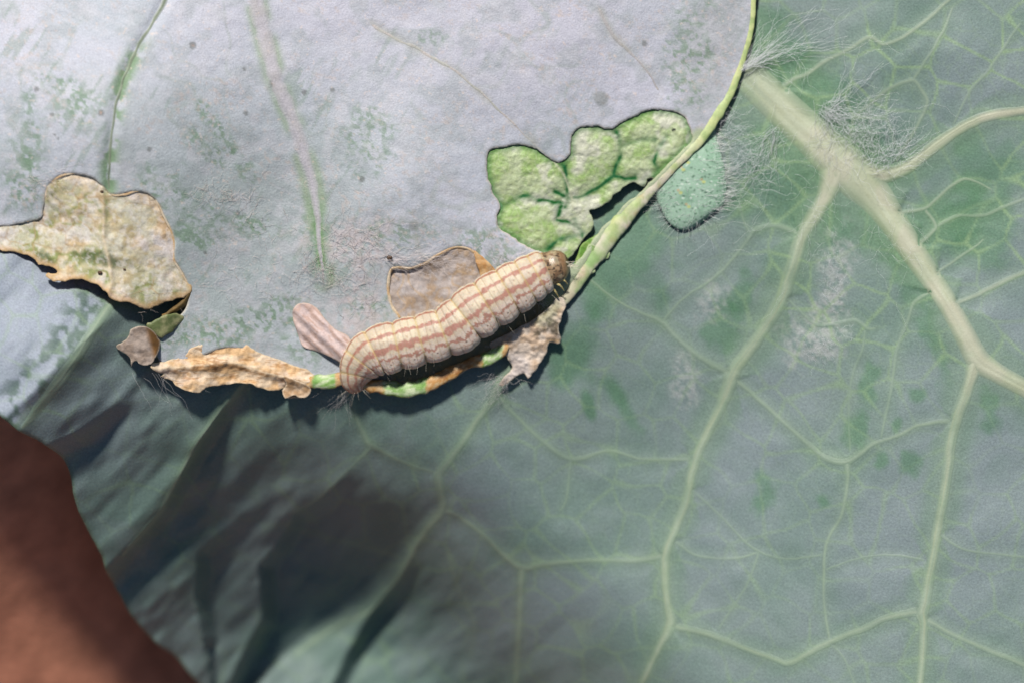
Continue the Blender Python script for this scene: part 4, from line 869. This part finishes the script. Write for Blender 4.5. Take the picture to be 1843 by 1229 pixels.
web('fan of fine silk strands from the leaf margin over the cut end of the main rib', [(1338, 122, 5, 5, -32, 7, 16, 8, 34, 9, .12), (1350, 110, 10, 8, -32, 24, 16, 8, 34, 5, .3), (1400, 80, 20, 16, -30, 25, 14, 9, 22, 2, .3), (1440, 95, 20, 14, -12, 10, 14, 9, 8, 2, .15)], zmid)
web('loose silk threads strung between the green caterpillar and the main rib', [(1400, 235, 8, 8, 130, 14, 16, 8, 34, 3, .3), (1330, 270, 18, 24, -10, 35, 14, 7, 26, 3, .5), (1350, 310, 30, 30, -20, 40, 12, 7, 34, 2, .4), (1370, 290, 30, 30, 150, 25, 14, 8, 26, 2, .3), (1312, 215, 8, 26, 0, 50, 12, 6, 22, 6, .6)], ztop)
web('faint silk threads scattered over the veined leaf along the second rib', [(1470, 400, 30, 50, 80, 40, 12, 7, 24, 1, .4), (1600, 420, 26, 50, 70, 40, 12, 7, 24, 1, .4), (1300, 360, 50, 60, -30, 40, 12, 7, 24, 1, .3), (1420, 100, 60, 40, 30, 60, 12, 8, 22, 1, .4), (1500, 490, 12, 34, 80, 80, 8, 5, 40, .5, .7), (1490, 615, 24, 16, 60, 80, 8, 5, 30, .5, .7)], zmid, r=.15)
web('matted pinkish silk on the pale leaf around the brown gnawed window', [(630, 430, 34, 14, 10, 60, 14, 7, 70, 1, .6), (700, 470, 40, 8, 5, 30, 14, 7, 46, 1, .5), (580, 480, 14, 24, 80, 50, 14, 7, 36, 1, .5), (760, 468, 30, 4, -15, 18, 12, 7, 30, 5, .25), (560, 490, 30, 6, 20, 40, 10, 6, 16, 1, .5), (900, 470, 20, 12, 20, 60, 12, 6, 26, 1, .4), (640, 540, 30, 24, 20, 70, 12, 6, 34, 1, .6)], z2, (226, 212, 206))
web('scraps of pinkish silk dotted over the pale leaf above the dried strip', [(390, 350, 26, 6, 0, 80, 9, 5, 40, 1, .8), (430, 360, 16, 6, 0, 80, 9, 5, 20, 1, .8), (480, 400, 40, 50, 60, 80, 8, 5, 34, 1, .7), (520, 500, 40, 20, 20, 60, 8, 5, 20, 1, .6), (400, 500, 40, 20, 0, 60, 8, 5, 14, 1, .6), (95, 330, 22, 12, 45, 40, 12, 6, 26, 1, .4), (280, 530, 20, 40, 10, 50, 5, 5, 8, 1, .5)], z2, (226, 210, 200))
web('wispy silk trailing below the chewed leaf edge and withered flap', [(905, 684, 10, 8, 120, 30, 12, 6, 40, 2, .4), (620, 700, 14, 6, 110, 20, 12, 6, 16, 2, .25), (280, 670, 14, 6, 50, 25, 14, 7, 10, 2, .25), (970, 540, 14, 10, 40, 40, 10, 6, 20, 6, .3)], lambda x, y: np.maximum(z1(x, y) + 10, z2base(x, np.minimum(y, 690)) - .35 * np.maximum(y - 690, 0)), (220, 216, 212))

# ------------------------------------------------------------------ droppings
def pellet(x, y, r, zf, seed, label):
    nu, nv = 10, 7; V, Fq = [], []
    rs = np.random.RandomState(seed)
    for i in range(nv):
        th = math.pi * (i + .5) / nv
        for j in range(nu):
            ph = 2 * math.pi * j / nu; q = r * (1 + .25 * (rs.rand() - .5))
            V.append((x + q * math.sin(th) * math.cos(ph) * 1.25, y + q * math.sin(th) * math.sin(ph), q * math.cos(th) * .8))
    V = np.array(V); V[:, 2] += float(zf(np.array([x]), np.array([y]))[0]) + r * .6
    ix = np.arange(nu * nv).reshape(nv, nu); jn = (np.arange(nu) + 1) % nu
    F = np.stack([ix[:-1], ix[1:], ix[1:][:, jn], ix[:-1][:, jn]], -1).reshape(-1, 4)
    o = mesh_obj('dropping', np.c_[wx(V[:, 0]), wy(V[:, 1]), V[:, 2] * U], [F, ix[:1], ix[-1:][:, ::-1]], M_dry, None, np.tile(lin((92, 70, 52)), (len(V), 1)))
    return tag(o, label, 'dropping', 'insect droppings on the pale leaf')
pellet(701, 464, 4, z2, 1, 'dark brown dropping on the pale leaf by the brown gnawed window')
pellet(196, 350, 2.6, z2, 2, 'tiny dark dropping at the top of the dried patch rib')
pellet(191, 493, 3.4, zdp, 3, 'dark speck of dropping near the ragged lower edge of the dried patch')
pellet(233, 487, 2, zdp, 4, 'small dark dropping on the dried patch beside its rib')
